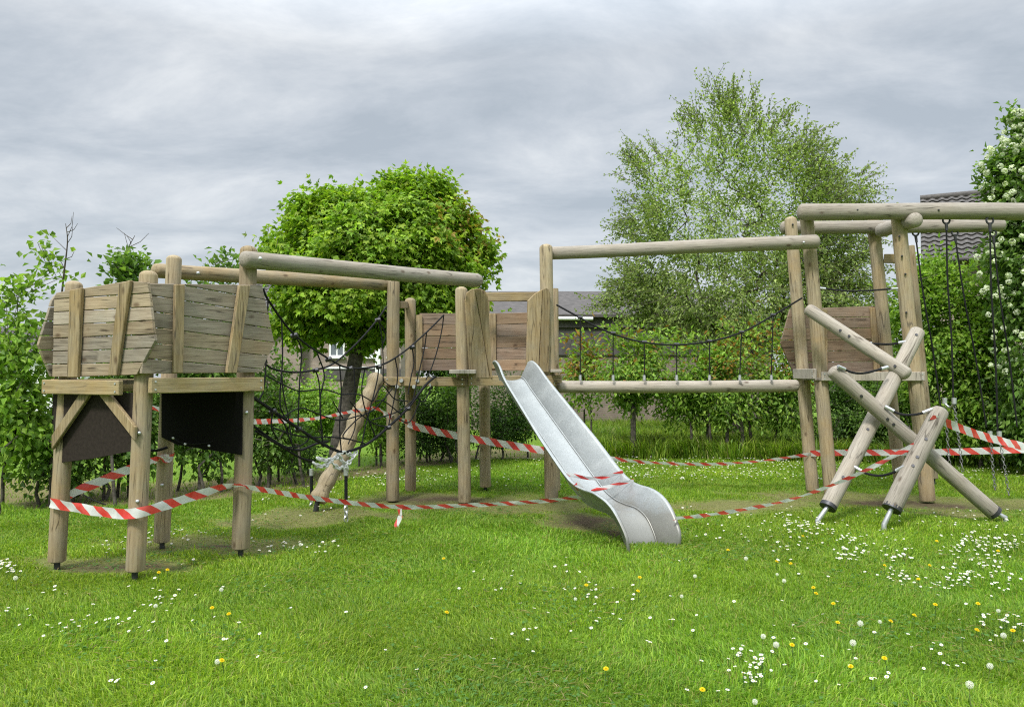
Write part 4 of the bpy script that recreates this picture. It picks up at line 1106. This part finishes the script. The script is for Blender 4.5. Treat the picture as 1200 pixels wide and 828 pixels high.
# garage block behind the slide
def garage():
    d = 24.0; X = lambda px: (px-600)/FPX*d; Z = lambda py: P(600, py, d).z
    g = thing('brick_outbuilding', 'low brick building with grey roof and white gutter behind the slide', 'building', (X(660), d, 0))
    x0, x1 = X(552), X(905)
    wbox(g, 'wall', (x0, d, -.2), (x1, d+6, Z(416)), M_BRICK)
    wbox(g, 'cladding', (x0-.02, d-.06, Z(416)+.004), (x1+.02, d+6, Z(384)), M_CLAD)
    wbox(g, 'fascia', (x0-.1, d-.14, Z(384)+.004), (x1+.1, d+6.1, Z(373)), M_CLAD)
    mb = MB(); mb.tube([(x0-.2, d-.26, Z(373)), (X(694), d-.26, Z(374))], .06, 8); mb.build('gutter', M_WHITEFRAME, g, True)
    mb = MB(); z0, z1 = Z(373)+.02, P(600, 344, d+3.6).z
    mb.add([(x0-.25, d-.3, z0), (x1, d-.3, z0), (x1, d+3.6, z1), (x0-.25, d+3.6, z1), (x0-.25, d-.3, z0+.08), (x1, d-.3, z0+.08), (x1, d+3.6, z1+.08), (x0-.25, d+3.6, z1+.08)],
           [(3, 2, 1, 0), (4, 5, 6, 7), (0, 1, 5, 4), (1, 2, 6, 5), (2, 3, 7, 6), (3, 0, 4, 7)])
    mb.add([(x0-.25, d+3.6, z1), (x1, d+3.6, z1), (x1, d+7.5, z0), (x0-.25, d+7.5, z0)], [(0, 1, 2, 3)])
    mb.build('roof', M_ROOF, g)
    wbox(g, 'chimney', (X(648.5), d+2.2, z0+.4), (X(652.5), d+2.8, Z(338)), M_CLAD)
garage()
def house_mid():
    d = 33.0; X = lambda px: (px-600)/FPX*d; Z = lambda py: P(600, py, d).z
    g = thing('house', 'pale brick house with white windows glimpsed under the maple crown', 'house', (X(400), d, 0))
    x0, x1 = X(262), X(470)
    wbox(g, 'wall', (x0, d, -.2), (x1, d+7, Z(383)), M_BRICK2)
    wbox(g, 'cladding', (X(380), d-.05, Z(445)), (x1, d-.003, Z(432)), M_CLAD)
    for a, b in ((386, 404), (421, 438), (455, 466), (330, 350)): window(g, X(a), X(b), Z(418), Z(397), d-.01, 1)
    wbox(g, 'door_frame', (X(440), d-.09, -.1), (X(446), d-.004, Z(390)), M_WHITEFRAME)
    wbox(g, 'lintel_band', (X(382), d-.1, Z(432)+.004), (X(439), d-.06, Z(429.5)), M_WHITEFRAME)
    tiled_roof(g, x0-.3, x1+.3, (d-.4, Z(384)), (d+3.6, Z(384)+2.3), M_TILE, 12)
    mb = MB(); a, b = P(292, 410, d-.7), P(352, 375, d-.7); mb.tube([a, b], .09, 4); mb.build('verge_board', M_WHITEFRAME, g)
    mb = MB(); y = d-.72
    mb.add([a+Vector((0, .1, 0)), b+Vector((0, .1, 0)), b+Vector((0, .5, 0)), a+Vector((0, .5, 0)), Vector((a.x, y+.2, 0)), Vector((b.x, y+.2, 0))], [(0, 1, 2, 3), (0, 4, 5, 1)]); mb.build('side_wing', M_BRICK2, g)
house_mid()
def house_right():
    d = 23.5; X = lambda px: (px-600)/FPX*d; Z = lambda py: P(600, py, d).z
    g = thing('house', 'house with a dark pantiled roof half hidden by the white blossom bush', 'house', (X(1082), d, 0))
    x0, x1 = X(1082), X(1400)
    wbox(g, 'wall', (x0+.4, d, -.2), (x1, d+7, Z(306)), M_BRICK2)
    rz = P(600, 237, d+3.4).z
    tiled_roof(g, x0, x1, (d-.4, Z(308)), (d+3.4, rz), M_TILE, 15, .28)
    mb = MB(); mb.tube([(x0, d-.48, Z(309)), (x1, d-.48, Z(309))], .07, 8); mb.build('gutter', M_CLAD, g, True)
    mb = MB(); mb.tube([(x0, d+3.45, rz+.05), (x1, d+3.45, rz+.05)], .11, 8); mb.build('ridge', M_TILE, g, True)
    mb = MB(); mb.add([(x0+.4, d, Z(306)), (x0+.4, d+7, Z(306)), (x0+.4, d+3.4, rz-.05)], [(0, 1, 2)]); mb.add([(x0, d+3.4, rz), (x1, d+3.4, rz), (x1, d+7.2, Z(308)), (x0, d+7.2, Z(308))], [(0, 1, 2, 3)])
    mb.build('gable', M_BRICK2, g)
    g.matrix_basis = Matrix.Translation((x0, d, 0)) @ Matrix.Rotation(math.radians(-27), 4, 'Z')
house_right()
def house_left():
    d = 30.0; X = lambda px: (px-600)/FPX*d; Z = lambda py: P(600, py, d).z
    g = thing('house', 'pale rendered house glimpsed through the hedge at the far left', 'house', (X(20), d, 0))
    wbox(g, 'wall', (X(-160), d, -.2), (X(95), d+6, Z(415)), M_WHITEFRAME)
    tiled_roof(g, X(-165), X(100), (d-.4, Z(415)), (d+3, Z(415)+1.2), M_TILE, 10)
    window(g, X(10), X(30), Z(450), Z(428), d-.01, 1)
house_left()
# far trees that close the view beyond the hedge
for i, (px, d, top, w, lab) in enumerate([(250, 30, 385, 150, 'dark rounded tree far behind the left tower'), (545, 38, 392, 110, 'far dark tree hidden behind the middle tower deck'), (1010, 29, 350, 150, 'far tree between the birch and the pantiled house')]):
    b = GD(px, d); k = d/FPX
    plant('far_tree', lab, 'tree', b, [(rel(px, (top+470)/2, d, b), (w*.5*k, w*.4*k, (470-top)*.5*k), 90)], trunk_h=1.0, trunk_r=.15, n_leaf=9, leaf=(.22, .15), pal='dark', spread=.3, seed=70+i, power=.4, step=.6, rmin=.012)

# ------------------------------------------------------------------ ground, grass and flowers
def bare_patch(x, y):
    """0 = lush, 1 = trodden bare: worn ground under the towers, the slide and the logs"""
    r = np.zeros_like(x)
    for cx, cy, rx, ry in PATCH:
        q = np.sqrt(((x-cx)/rx)**2+((y-cy)/ry)**2)+.22*np.sin(x*5.1+y*3.3)*np.cos(y*4.7-x*2.2)+.12*np.sin(x*13+y*9)
        r = np.maximum(r, np.clip((1.25-q)/.5, 0, 1))
    return r
g_ = lambda px, py: G(px, py)
def patch(px, py, rx, ry): p = G(px, py); return (p.x, p.y, rx, ry)
PATCH = [patch(130, 662, .75, .30), patch(240, 638, .85, .42), patch(330, 612, .8, .35), patch(380, 604, .9, .45), patch(520, 588, 1.25, .7), patch(600, 590, 1.0, .8), patch(690, 612, .55, .75), patch(745, 618, .45, .55), patch(850, 594, 1.0, .45),
         patch(980, 585, 1.2, .7), patch(1080, 586, 1.25, .7), patch(1180, 590, 1.2, .55), patch(1120, 600, .6, .3)]
HARD = [patch(520, 586, .9, .35), patch(690, 610, .42, .75), patch(725, 628, .22, .35), patch(1040, 588, .8, .4), patch(1110, 592, .7, .3), patch(150, 664, .5, .18), patch(270, 640, .35, .18)]
BED = [(-7.0, 10.6), (-5.6, 9.9), (-4.6, 10.2), (-3.6, 10.9), (-2.7, 12.0), (-1.9, 14.0), (-1.0, 15.4), (0.0, 15.9), (1.0, 16.0), (4.0, 15.4), (9.0, 14.2), (12.0, 13.2)]
def bed_edge(x): return np.interp(x, [b[0] for b in BED], [b[1]-.55 for b in BED])

def ground_mat():
    m, nt, b, out = new_mat('lawn_ground')
    tc = N(nt, 'ShaderNodeTexCoord'); n = N(nt, 'ShaderNodeTexNoise', Scale=14.0, Detail=8.0, Roughness=.7); nt.links.new(tc.outputs['Object'], n.inputs['Vector'])
    n2 = N(nt, 'ShaderNodeTexNoise', Scale=.6, Detail=3.0); nt.links.new(tc.outputs['Object'], n2.inputs['Vector'])
    gr = ramp(nt, [(.3, (.08, .15, .016)), (.7, (.14, .23, .03))], n.outputs['Fac'])
    gr2 = mixc(nt, 'MULTIPLY', .5, gr.outputs[0], ramp(nt, [(.3, (.7, .75, .7)), (.7, (1.15, 1.1, 1))], n2.outputs['Fac']).outputs[0])
    soil = ramp(nt, [(.3, (.115, .10, .045)), (.7, (.20, .175, .08))], n.outputs['Fac'])
    at = N(nt, 'ShaderNodeAttribute', attribute_name='Col'); sp = N(nt, 'ShaderNodeSeparateColor'); nt.links.new(at.outputs['Color'], sp.inputs[0])
    dark = ramp(nt, [(.3, (.045, .034, .02)), (.7, (.105, .08, .05))], n.outputs['Fac']); so_ = mixc(nt, 'MIX', sp.outputs[1], soil.outputs[0], dark.outputs[0])
    c = mixc(nt, 'MIX', sp.outputs[0], gr2, so_); nt.links.new(c, b.inputs['Base Color'])
    b.inputs['Roughness'].default_value = .95; b.inputs['Specular IOR Level'].default_value = .1
    bp = N(nt, 'ShaderNodeBump', Strength=.8, Distance=.03); nt.links.new(n.outputs['Fac'], bp.inputs['Height']); nt.links.new(bp.outputs[0], b.inputs['Normal'])
    return m
def ground():
    near = np.linspace(0, 1, 150)
    xs = np.concatenate([[-600, -200, -80, -40], np.linspace(-20, 20, 230), [40, 80, 200, 600]])
    ys = np.concatenate([[-200, -50, -10], np.linspace(0, 30, 190), [40, 60, 120, 300, 800]])
    X, Y = np.meshgrid(xs, ys); Z = gz(X, Y); nx, ny = len(xs), len(ys)
    v = np.stack([X.ravel(), Y.ravel(), Z.ravel()], 1)
    i, j = np.meshgrid(np.arange(nx-1), np.arange(ny-1)); a = (j*nx+i).ravel()
    f = np.stack([a, a+1, a+nx+1, a+nx], 1).ravel()
    bp = np.maximum(bare_patch(v[:, 0], v[:, 1])*.8, 0); hd_ = np.zeros(len(v))
    for cx, cy, rx, ry in HARD: hd_ = np.maximum(hd_, np.clip(1.4-np.sqrt(((v[:, 0]-cx)/rx)**2+((v[:, 1]-cy)/ry)**2)+.25*np.sin(v[:, 0]*9+v[:, 1]*7), 0, 1)); be = np.clip((v[:, 1]-bed_edge(v[:, 0]))/.25, 0, 1)*np.clip((bed_edge(v[:, 0])+2.6-v[:, 1])/.5, 0, 1)*(v[:, 0] < 1.2)
    col = np.zeros((len(v), 3)); col[:, 0] = np.maximum(np.maximum(bp, be), hd_); col[:, 1] = hd_
    me = np_mesh('ground', v, f, np.full(len(a), 4), col, True)
    o = obj('lawn', me, ground_mat()); o['kind'] = 'structure'
ground()

def grass():
    rng = np.random.default_rng(99); Px = []; hs = []; ws = []
    bands = [(3.3, 4.6, 11500), (4.6, 6.2, 8200), (6.2, 8.5, 5000), (8.5, 11.5, 2700), (11.5, 16.5, 1500), (16.5, 24, 500)]
    for y0, y1, den in bands:
        half = .66*y1+2.6; n = int(den*(y1-y0)*(2*half)); x = rng.uniform(-half, half, n); y = rng.uniform(y0, y1, n)
        k = (np.abs(x) < .66*y+.4) | ((np.abs(x) < .66*y+2.5) & (rng.random(n) < .6)); x, y = x[k], y[k]; Px.append(np.stack([x, y], 1))
    p = np.concatenate(Px); x, y = p[:, 0], p[:, 1]; n = len(p)
    # patchy growth; f also places the soft shadows tinted into the blades
    f = .5+.25*np.sin(x*1.9+1.3*np.sin(y*1.1))+.25*np.sin(y*2.7+x*1.1+2*np.sin(x*.7)); f2 = np.sin(x*6.3+y*4.1+2*np.sin(y*3))*.5+.5
    bp = bare_patch(x, y); be = (y > bed_edge(x)) & (x < 1.2)
    hard = np.zeros(n)
    for cx, cy, rx, ry in HARD: hard = np.maximum(hard, np.clip(1.3-np.sqrt(((x-cx)/rx)**2+((y-cy)/ry)**2)-.25*f2, 0, 1))
    keep = (rng.random(n) > bp*.42+hard*.95) & ~(be & (rng.random(n) > .12))
    x, y, f, f2, bp = x[keep], y[keep], f[keep], f2[keep], bp[keep]; n = len(x)
    longg = (y > bed_edge(x)+.15) & (x >= 1.0)
    h = (.027+.030*f*rng.random(n)+.018*f2)*rng.uniform(.6, 1.25, n)*(1-.72*bp); h = np.where(longg, rng.uniform(.15, .55, n), h)
    h = np.where((rng.random(n) < .004) & (bp < .3) & ~longg, h*2.2, h)
    w = np.where(y < 6.2, .0055, np.where(y < 11, .008, .013))*rng.uniform(.7, 1.3, n)
    w = np.where(longg, .02, w)
    ang = rng.uniform(0, 2*np.pi, n); lx = np.cos(ang); ly = np.sin(ang); lean = h*rng.uniform(.25, 1.3, n)
    # tufts lean together
    ta = 2.2*np.sin(x*2.3+y)+2.0*np.cos(y*3.1-x*1.7); lx = lx*.75+np.cos(ta)*.5; ly = ly*.75+np.sin(ta)*.5
    sa = ang+np.pi/2+rng.normal(size=n)*.5; sx, sy = np.cos(sa)*w/2, np.sin(sa)*w/2
    z = gz(x, y)-.004
    B = np.stack([x, y, z], 1); S = np.stack([sx, sy, np.zeros(n)], 1)
    Mid = B+np.stack([lx*lean*.32, ly*lean*.32, h*.62], 1); T = B+np.stack([lx*lean, ly*lean, h*np.clip(1.05-.35*lean/h, .5, 1)], 1)
    v = np.stack([B-S, B+S, Mid+S*.8, Mid-S*.8, T], 1).reshape(-1, 3)
    b5 = np.arange(n)[:, None]*5
    ff = np.concatenate([b5+np.array([[0, 1, 2, 3]]), b5+np.array([[3, 2, 4]])], 1).reshape(-1); tot = np.tile([4, 3], n)
    P_ = np.array([(.195, .325, .024), (.23, .36, .03), (.14, .255, .02), (.29, .40, .045), (.15, .265, .032)])
    col = P_[rng.integers(0, 5, n)]*rng.uniform(.72, 1.25, (n, 1))
    g = .80+.40*f[:, None]; col = col*g; yb = (np.sin(x*.9+2*np.sin(y*.6+.4))*np.cos(y*.8-x*.35)*.5+.5)[:, None]; col = col*(1+np.array([.22, .05, -.1])*(yb-.4))  # g: tuft tone plus soft shadow patches painted into the blade colour
    yel = np.array([.28, .29, .075])*rng.uniform(.7, 1.2, (n, 1)); m = (rng.random(n) < .07+bp*.50)[:, None]; col = np.where(m, yel, col)
    col = np.where(longg[:, None], col*np.array([.85, .85, 1.0]), col)
    # clover and plantain leaves low in the sward, dead straw lying on it
    nb = 26000; yb_ = rng.uniform(3.3, 9.5, nb)**1.0; xb_ = rng.uniform(-1, 1, nb)*(.66*yb_+.4)
    pc = np.sin(xb_*2.1+1.7*np.sin(yb_*1.3))*np.cos(yb_*2.4-xb_*.8); kk = (pc > .25) | (rng.random(nb) < .12); xb_, yb_ = xb_[kk], yb_[kk]; nb = len(xb_)
    pb = np.stack([xb_, yb_, gz(xb_, yb_)+rng.uniform(.008, .034, nb)], 1); t_ = rng.uniform(0, 2*np.pi, nb); straw = rng.random(nb) < .22
    ax_ = np.stack([np.cos(t_), np.sin(t_), rng.uniform(.0, .45, nb)], 1); nn_ = rng.normal(size=(nb, 3))*.25; nn_[:, 2] += 1
    ln_ = np.where(straw, rng.uniform(.04, .09, nb), rng.uniform(.016, .034, nb)); wd_ = np.where(straw, .004, ln_*.75)
    cb_ = np.where(straw[:, None], np.array([[.36, .30, .15]]), np.array([[.085, .19, .035]]))*rng.uniform(.75, 1.25, (nb, 1))
    vl, fl, cl_ = leaf_arrays(pb, ax_, nn_, ln_, wd_, cb_, .08)
    ff = np.concatenate([ff, fl+len(v)]); tot = np.concatenate([tot, np.full(len(fl)//3, 3)]); colv = np.concatenate([np.repeat(col, 5, axis=0), cl_]); v = np.concatenate([v, vl])
    me = np_mesh('grass', v, ff, tot, colv, True)
    o = obj('grass', me, M_GRASS); o['kind'] = 'stuff'; o['label'] = 'mown green lawn grass with longer grass by the hedge'
    print('grass blades', n)
grass()

M_WHITEPET = leafmat('daisy_petal', .25, .6, .2)
def daisy_mesh(r, h, seed, stem=True):
    rng = random.Random(seed); mb = MB(); W_, Y_, Gn = (.72, .72, .70), (.75, .48, .03), (.07, .15, .03)
    tx, ty = rng.uniform(-.35, .35), rng.uniform(-.6, .1)
    up = Vector((tx, ty, 1)).normalized(); a = up.orthogonal().normalized(); b = up.cross(a); top = Vector((rng.uniform(-.01, .01), rng.uniform(-.01, .01), h))
    if stem: mb.tube([(0, 0, -.01), top*.6, top], .0013, 3, False, Gn)
    n = 9
    for i in range(n):
        t = 2*math.pi*i/n+rng.uniform(-.1, .1); d = a*math.cos(t)+b*math.sin(t); s = up.cross(d)
        mb.add([top+d*r*.2, top+d*r*.7+s*r*.26+up*r*.1, top+d*r+up*r*.05, top+d*r*.7-s*r*.26+up*r*.1], [(0, 1, 2, 3)], W_)
    vs = [top+up*r*.2]+[top+(a*math.cos(i*math.pi/3)+b*math.sin(i*math.pi/3))*r*.33+up*r*.08 for i in range(6)]
    mb.add(vs, [(0, i+1, (i+1) % 6+1) for i in range(6)], Y_)
    return mb
def dandelion_mesh(seed):
    rng = random.Random(seed); mb = MB(); Y_ = (.80, .62, .015); Gn = (.09, .17, .04); h = rng.uniform(.05, .10); r = .016
    top = Vector((rng.uniform(-.015, .015), rng.uniform(-.02, .0), h)); up = Vector((rng.uniform(-.2, .2), -.35, 1)).normalized(); a = up.orthogonal().normalized(); b = up.cross(a)
    mb.tube([(0, 0, -.01), top*.5+Vector((.004, 0, 0)), top], .002, 4, False, Gn)
    for ring, (n, rr, lift) in enumerate(((20, 1, .15), (16, .78, .4), (12, .5, .6), (7, .25, .75))):
        for i in range(n):
            t = 2*math.pi*i/n+ring*.3; d = a*math.cos(t)+b*math.sin(t); s = up.cross(d)
            mb.add([top+up*.003, top+d*r*rr*.6+s*r*.12+up*r*lift*.7, top+d*r*rr+up*r*lift, top+d*r*rr*.6-s*r*.12+up*r*lift*.7], [(0, 1, 2, 3)], (Y_[0], Y_[1]*rng.uniform(.85, 1.1), Y_[2]))
    return mb
def clock_mesh(seed):
    rng = random.Random(seed); mb = MB(); h = rng.uniform(.10, .17); R = .0165; top = Vector((rng.uniform(-.02, .02), rng.uniform(-.02, .02), h))
    mb.tube([(0, 0, -.01), top*.5+Vector((.006, 0, 0)), top], .0019, 4, False, (.16, .20, .07))
    mb.tube([top-Vector((0, 0, .006)), top, top+Vector((0, 0, .004))], [.003, .006, .003], 6, True, (.25, .22, .14))
    for i in range(64):
        z = 1-2*(i+.5)/64; t = i*2.39996; s = math.sqrt(1-z*z); d = Vector((s*math.cos(t), s*math.sin(t), z)); e = top+d*R; o = d.orthogonal().normalized(); q = d.cross(o)
        mb.add([top+d*.005-o*.0005, top+d*.005+o*.0005, e], [(0, 1, 2)], (.7, .7, .66))
        for k in range(3):
            w = o*math.cos(k*2.09+t)+q*math.sin(k*2.09+t); w2 = d.cross(w)*.0016
            mb.add([e+w2, e-w2, e+w*.007+d*.003], [(0, 1, 2)], (.82, .82, .80))
    return mb
def flowers():
    rng = random.Random(17); pts = []
    def scatter(n, px0, px1, py0, py1, clump=0):
        if clump:
            cs = [(rng.uniform(px0, px1), rng.uniform(py0, py1)) for _ in range(clump)]
        for _ in range(n):
            if clump:
                c = rng.choice(cs); px, py = rng.gauss(c[0], (px1-px0)*.09), rng.gauss(c[1], (py1-py0)*.07+2)
            else: px, py = rng.uniform(px0, px1), rng.uniform(py0, py1)
            if py < 520 or py > 826: continue
            pts.append(G(px, py))
    scatter(230, 1045, 1200, 632, 692, 12); scatter(110, 890, 1000, 612, 655, 8); scatter(40, 845, 895, 775, 815, 3); scatter(26, 1150, 1200, 728, 752, 3); scatter(60, 800, 1180, 640, 826, 14)
    scatter(34, 300, 420, 628, 650, 4); scatter(22, 0, 45, 675, 700, 3); scatter(50, 20, 270, 690, 752, 7); scatter(40, 560, 760, 655, 760, 8); scatter(25, 100, 400, 650, 826); scatter(30, 400, 1200, 650, 826)
    scatter(60, 60, 300, 610, 650, 8)
    far0 = len(pts)
    scatter(420, 700, 960, 532, 558); scatter(160, 700, 960, 556, 566); scatter(200, 960, 1200, 540, 566); scatter(120, 430, 640, 540, 572, 16); scatter(80, 300, 460, 556, 600, 10); scatter(60, 560, 700, 533, 545); scatter(120, 800, 1200, 600, 640)
    okp = []
    for p in pts:
        x, y = np.array([p.x]), np.array([p.y])
        if y[0] > bed_edge(x)[0]+.1 and x[0] < 1: continue
        hard = max(1-math.hypot((p.x-c[0])/c[2], (p.y-c[1])/c[3]) for c in HARD)
        if hard > .1: continue
        okp.append(p)
    okp.sort(key=lambda p: p.y)
    src = [daisy_mesh(.0100, rng.uniform(.05, .085), 3+i).mesh('daisy') for i in range(6)]
    for me in src: me.materials.append(M_WHITEPET)
    for i, p in enumerate(okp[:290]):
        o = bpy.data.objects.new('daisy', src[i % 6]); s = rng.uniform(.8, 1.25)
        place(o, Matrix.Translation(p) @ Matrix.Rotation(rng.uniform(-.6, .6), 4, 'Z') @ Matrix.Scale(s, 4))
        props(o, 'small white daisy standing in the mown lawn', 'daisy', 'white daisies scattered over the lawn')
    mb = MB()
    for i, p in enumerate(okp[290:]):
        q = daisy_mesh(.0115*rng.uniform(.8, 1.3), rng.uniform(.05, .09), 100+i, p.y < 10); mb.add([], [])
        n = len(mb.v); mb.v += [(v[0]+p.x, v[1]+p.y, v[2]+p.z) for v in q.v]; mb.c += q.c; mb.f += [tuple(k+n for k in f) for f in q.f]; mb.m += q.m
    me = mb.mesh('far_daisies'); o = obj('daisies', me, M_WHITEPET); o['kind'] = 'stuff'; o['label'] = 'white daisies dotted over the far lawn'
    dl = [(940, 634), (926, 664), (909, 669), (951, 699), (955, 706), (976, 712), (1036, 668), (1074, 685), (1095, 722), (1143, 747), (1149, 723), (1184, 755), (927, 774), (996, 789), (1040, 788), (820, 820), (1070, 733), (1088, 662), (748, 706), (748, 690), (185, 679), (268, 723), (262, 790), (707, 797), (522, 729), (520, 659), (1042, 738), (685, 702), (195, 676), (852, 648), (1100, 640), (1168, 655), (248, 722), (980, 734)]
    src = [dandelion_mesh(20+i).mesh('dandelion') for i in range(4)]
    for me in src: me.materials.append(M_PETAL)
    for i, (px, py) in enumerate(dl):
        o = bpy.data.objects.new('dandelion', src[i % 4]); place(o, Matrix.Translation(G(px, py+5)) @ Matrix.Rotation(rng.uniform(-.7, .7), 4, 'Z'))
        props(o, 'yellow dandelion flower open low in the lawn', 'dandelion', 'yellow dandelion flowers in the lawn')
    ck = [(799, 695), (674, 699), (872, 658), (910, 667), (916, 679), (813, 671), (1172, 716), (1033, 717), (1010, 729), (882, 810), (893, 746), (911, 753), (1140, 812), (1178, 745), (262, 690), (257, 766), (180, 706), (20, 680), (999, 756), (1157, 774), (350, 634)]
    src = [clock_mesh(40+i).mesh('dandelion_clock') for i in range(4)]
    for me in src: me.materials.append(M_PETAL)
    for i, (px, py) in enumerate(ck):
        p = G(px, py+14*400/ max(120, 1)*0+ (py-445)*.075); o = bpy.data.objects.new('dandelion_clock', src[i % 4])
        place(o, Matrix.Translation(p) @ Matrix.Rotation(rng.uniform(-3, 3), 4, 'Z') @ Matrix.Scale(rng.uniform(.52, .9), 4))
        props(o, 'round white dandelion seed head on a thin stalk in the lawn', 'dandelion clock', 'dandelion seed heads standing in the lawn')
flowers()

# ------------------------------------------------------------------ sky, sun, camera
SUN_EL, SUN_AZ = math.radians(52), math.radians(205)   # azimuth clockwise from +Y
w = bpy.data.worlds.new('World'); sc.world = w; w.use_nodes = True; nt = w.node_tree; nt.nodes.clear()
out = nt.nodes.new('ShaderNodeOutputWorld')
sky = nt.nodes.new('ShaderNodeTexSky'); sky.sky_type = 'NISHITA'; sky.sun_disc = False; sky.sun_elevation = SUN_EL; sky.sun_rotation = SUN_AZ
bg1 = N(nt, 'ShaderNodeBackground', Strength=0.10); nt.links.new(sky.outputs[0], bg1.inputs['Color'])
tc = N(nt, 'ShaderNodeTexCoord'); sx = N(nt, 'ShaderNodeSeparateXYZ'); nt.links.new(tc.outputs['Generated'], sx.inputs[0])
zz = N(nt, 'ShaderNodeMath', operation='ADD'); nt.links.new(sx.outputs['Z'], zz.inputs[0]); zz.inputs[1].default_value = 0.24
dx = N(nt, 'ShaderNodeMath', operation='DIVIDE'); dy = N(nt, 'ShaderNodeMath', operation='DIVIDE')
nt.links.new(sx.outputs['X'], dx.inputs[0]); nt.links.new(zz.outputs[0], dx.inputs[1]); nt.links.new(sx.outputs['Y'], dy.inputs[0]); nt.links.new(zz.outputs[0], dy.inputs[1])
cb = N(nt, 'ShaderNodeCombineXYZ'); nt.links.new(dx.outputs[0], cb.inputs[0]); nt.links.new(dy.outputs[0], cb.inputs[1])
mp = N(nt, 'ShaderNodeMapping'); nt.links.new(cb.outputs[0], mp.inputs['Vector']); mp.inputs['Scale'].default_value = (.85, 1.25, 1); mp.inputs['Location'].default_value = (5.3, 2.9, .4); mp.inputs['Rotation'].default_value = (0, 0, .18)
n1 = N(nt, 'ShaderNodeTexNoise', Scale=2.3, Detail=10.0, Roughness=.62, Distortion=.3); nt.links.new(mp.outputs[0], n1.inputs['Vector'])
n2 = N(nt, 'ShaderNodeTexNoise', Scale=.8, Detail=3.0); nt.links.new(mp.outputs[0], n2.inputs['Vector'])
ad = N(nt, 'ShaderNodeMath', operation='MULTIPLY_ADD'); nt.links.new(n2.outputs['Fac'], ad.inputs[0]); ad.inputs[1].default_value = .35; nt.links.new(n1.outputs['Fac'], ad.inputs[2])
cr = ramp(nt, [(.50, (.178, .197, .216)), (.62, (.213, .230, .248)), (.73, (.252, .266, .280)), (.86, (.305, .315, .322))], ad.outputs[0])
# an overcast sky is about three times as bright overhead as near the horizon
el = ramp(nt, [(.0, (1, 1, 1)), (.38, (1.05, 1.05, 1.05)), (.6, (3.0, 3.0, 3.0)), (1.0, (5.0, 5.0, 5.0))], sx.outputs['Z'])
mu = mixc(nt, 'MULTIPLY', 1.0, cr.outputs[0], el.outputs[0])
bg2 = N(nt, 'ShaderNodeBackground', Strength=1.0); nt.links.new(mu, bg2.inputs['Color'])
mx = N(nt, 'ShaderNodeMixShader'); mx.inputs[0].default_value = .93
nt.links.new(bg1.outputs[0], mx.inputs[1]); nt.links.new(bg2.outputs[0], mx.inputs[2]); nt.links.new(mx.outputs[0], out.inputs[0])

L = bpy.data.lights.new('sun', 'SUN'); L.energy = 1.5; L.angle = math.radians(10); L.color = (1, .965, .91)
so = bpy.data.objects.new('sun', L); COL.objects.link(so)
dv = Vector((math.sin(SUN_AZ)*math.cos(SUN_EL), math.cos(SUN_AZ)*math.cos(SUN_EL), math.sin(SUN_EL)))
so.rotation_euler = (-dv).to_track_quat('-Z', 'Y').to_euler(); so.location = dv*40

cam = bpy.data.cameras.new('camera'); cam.sensor_width = 36; cam.lens = 36*FPX/1200; cam.clip_end = 2000; cam.clip_start = .05
co = bpy.data.objects.new('camera', cam); COL.objects.link(co); co.location = (0, 0, EYE); co.rotation_euler = (math.radians(90)+TILT, 0, 0); sc.camera = co
vs = sc.view_settings; vs.view_transform = 'Standard'; vs.look = 'None'; vs.exposure = 1.33; vs.gamma = 1.0; vs.use_curve_mapping = False
sc.cycles.use_denoising = False; sc.cycles.pixel_filter_type = 'BLACKMAN_HARRIS'; sc.cycles.filter_width = 1.15
sc.cycles.max_bounces = 6; sc.cycles.diffuse_bounces = 3; sc.cycles.transmission_bounces = 3; sc.cycles.caustics_reflective = False; sc.cycles.caustics_refractive = False
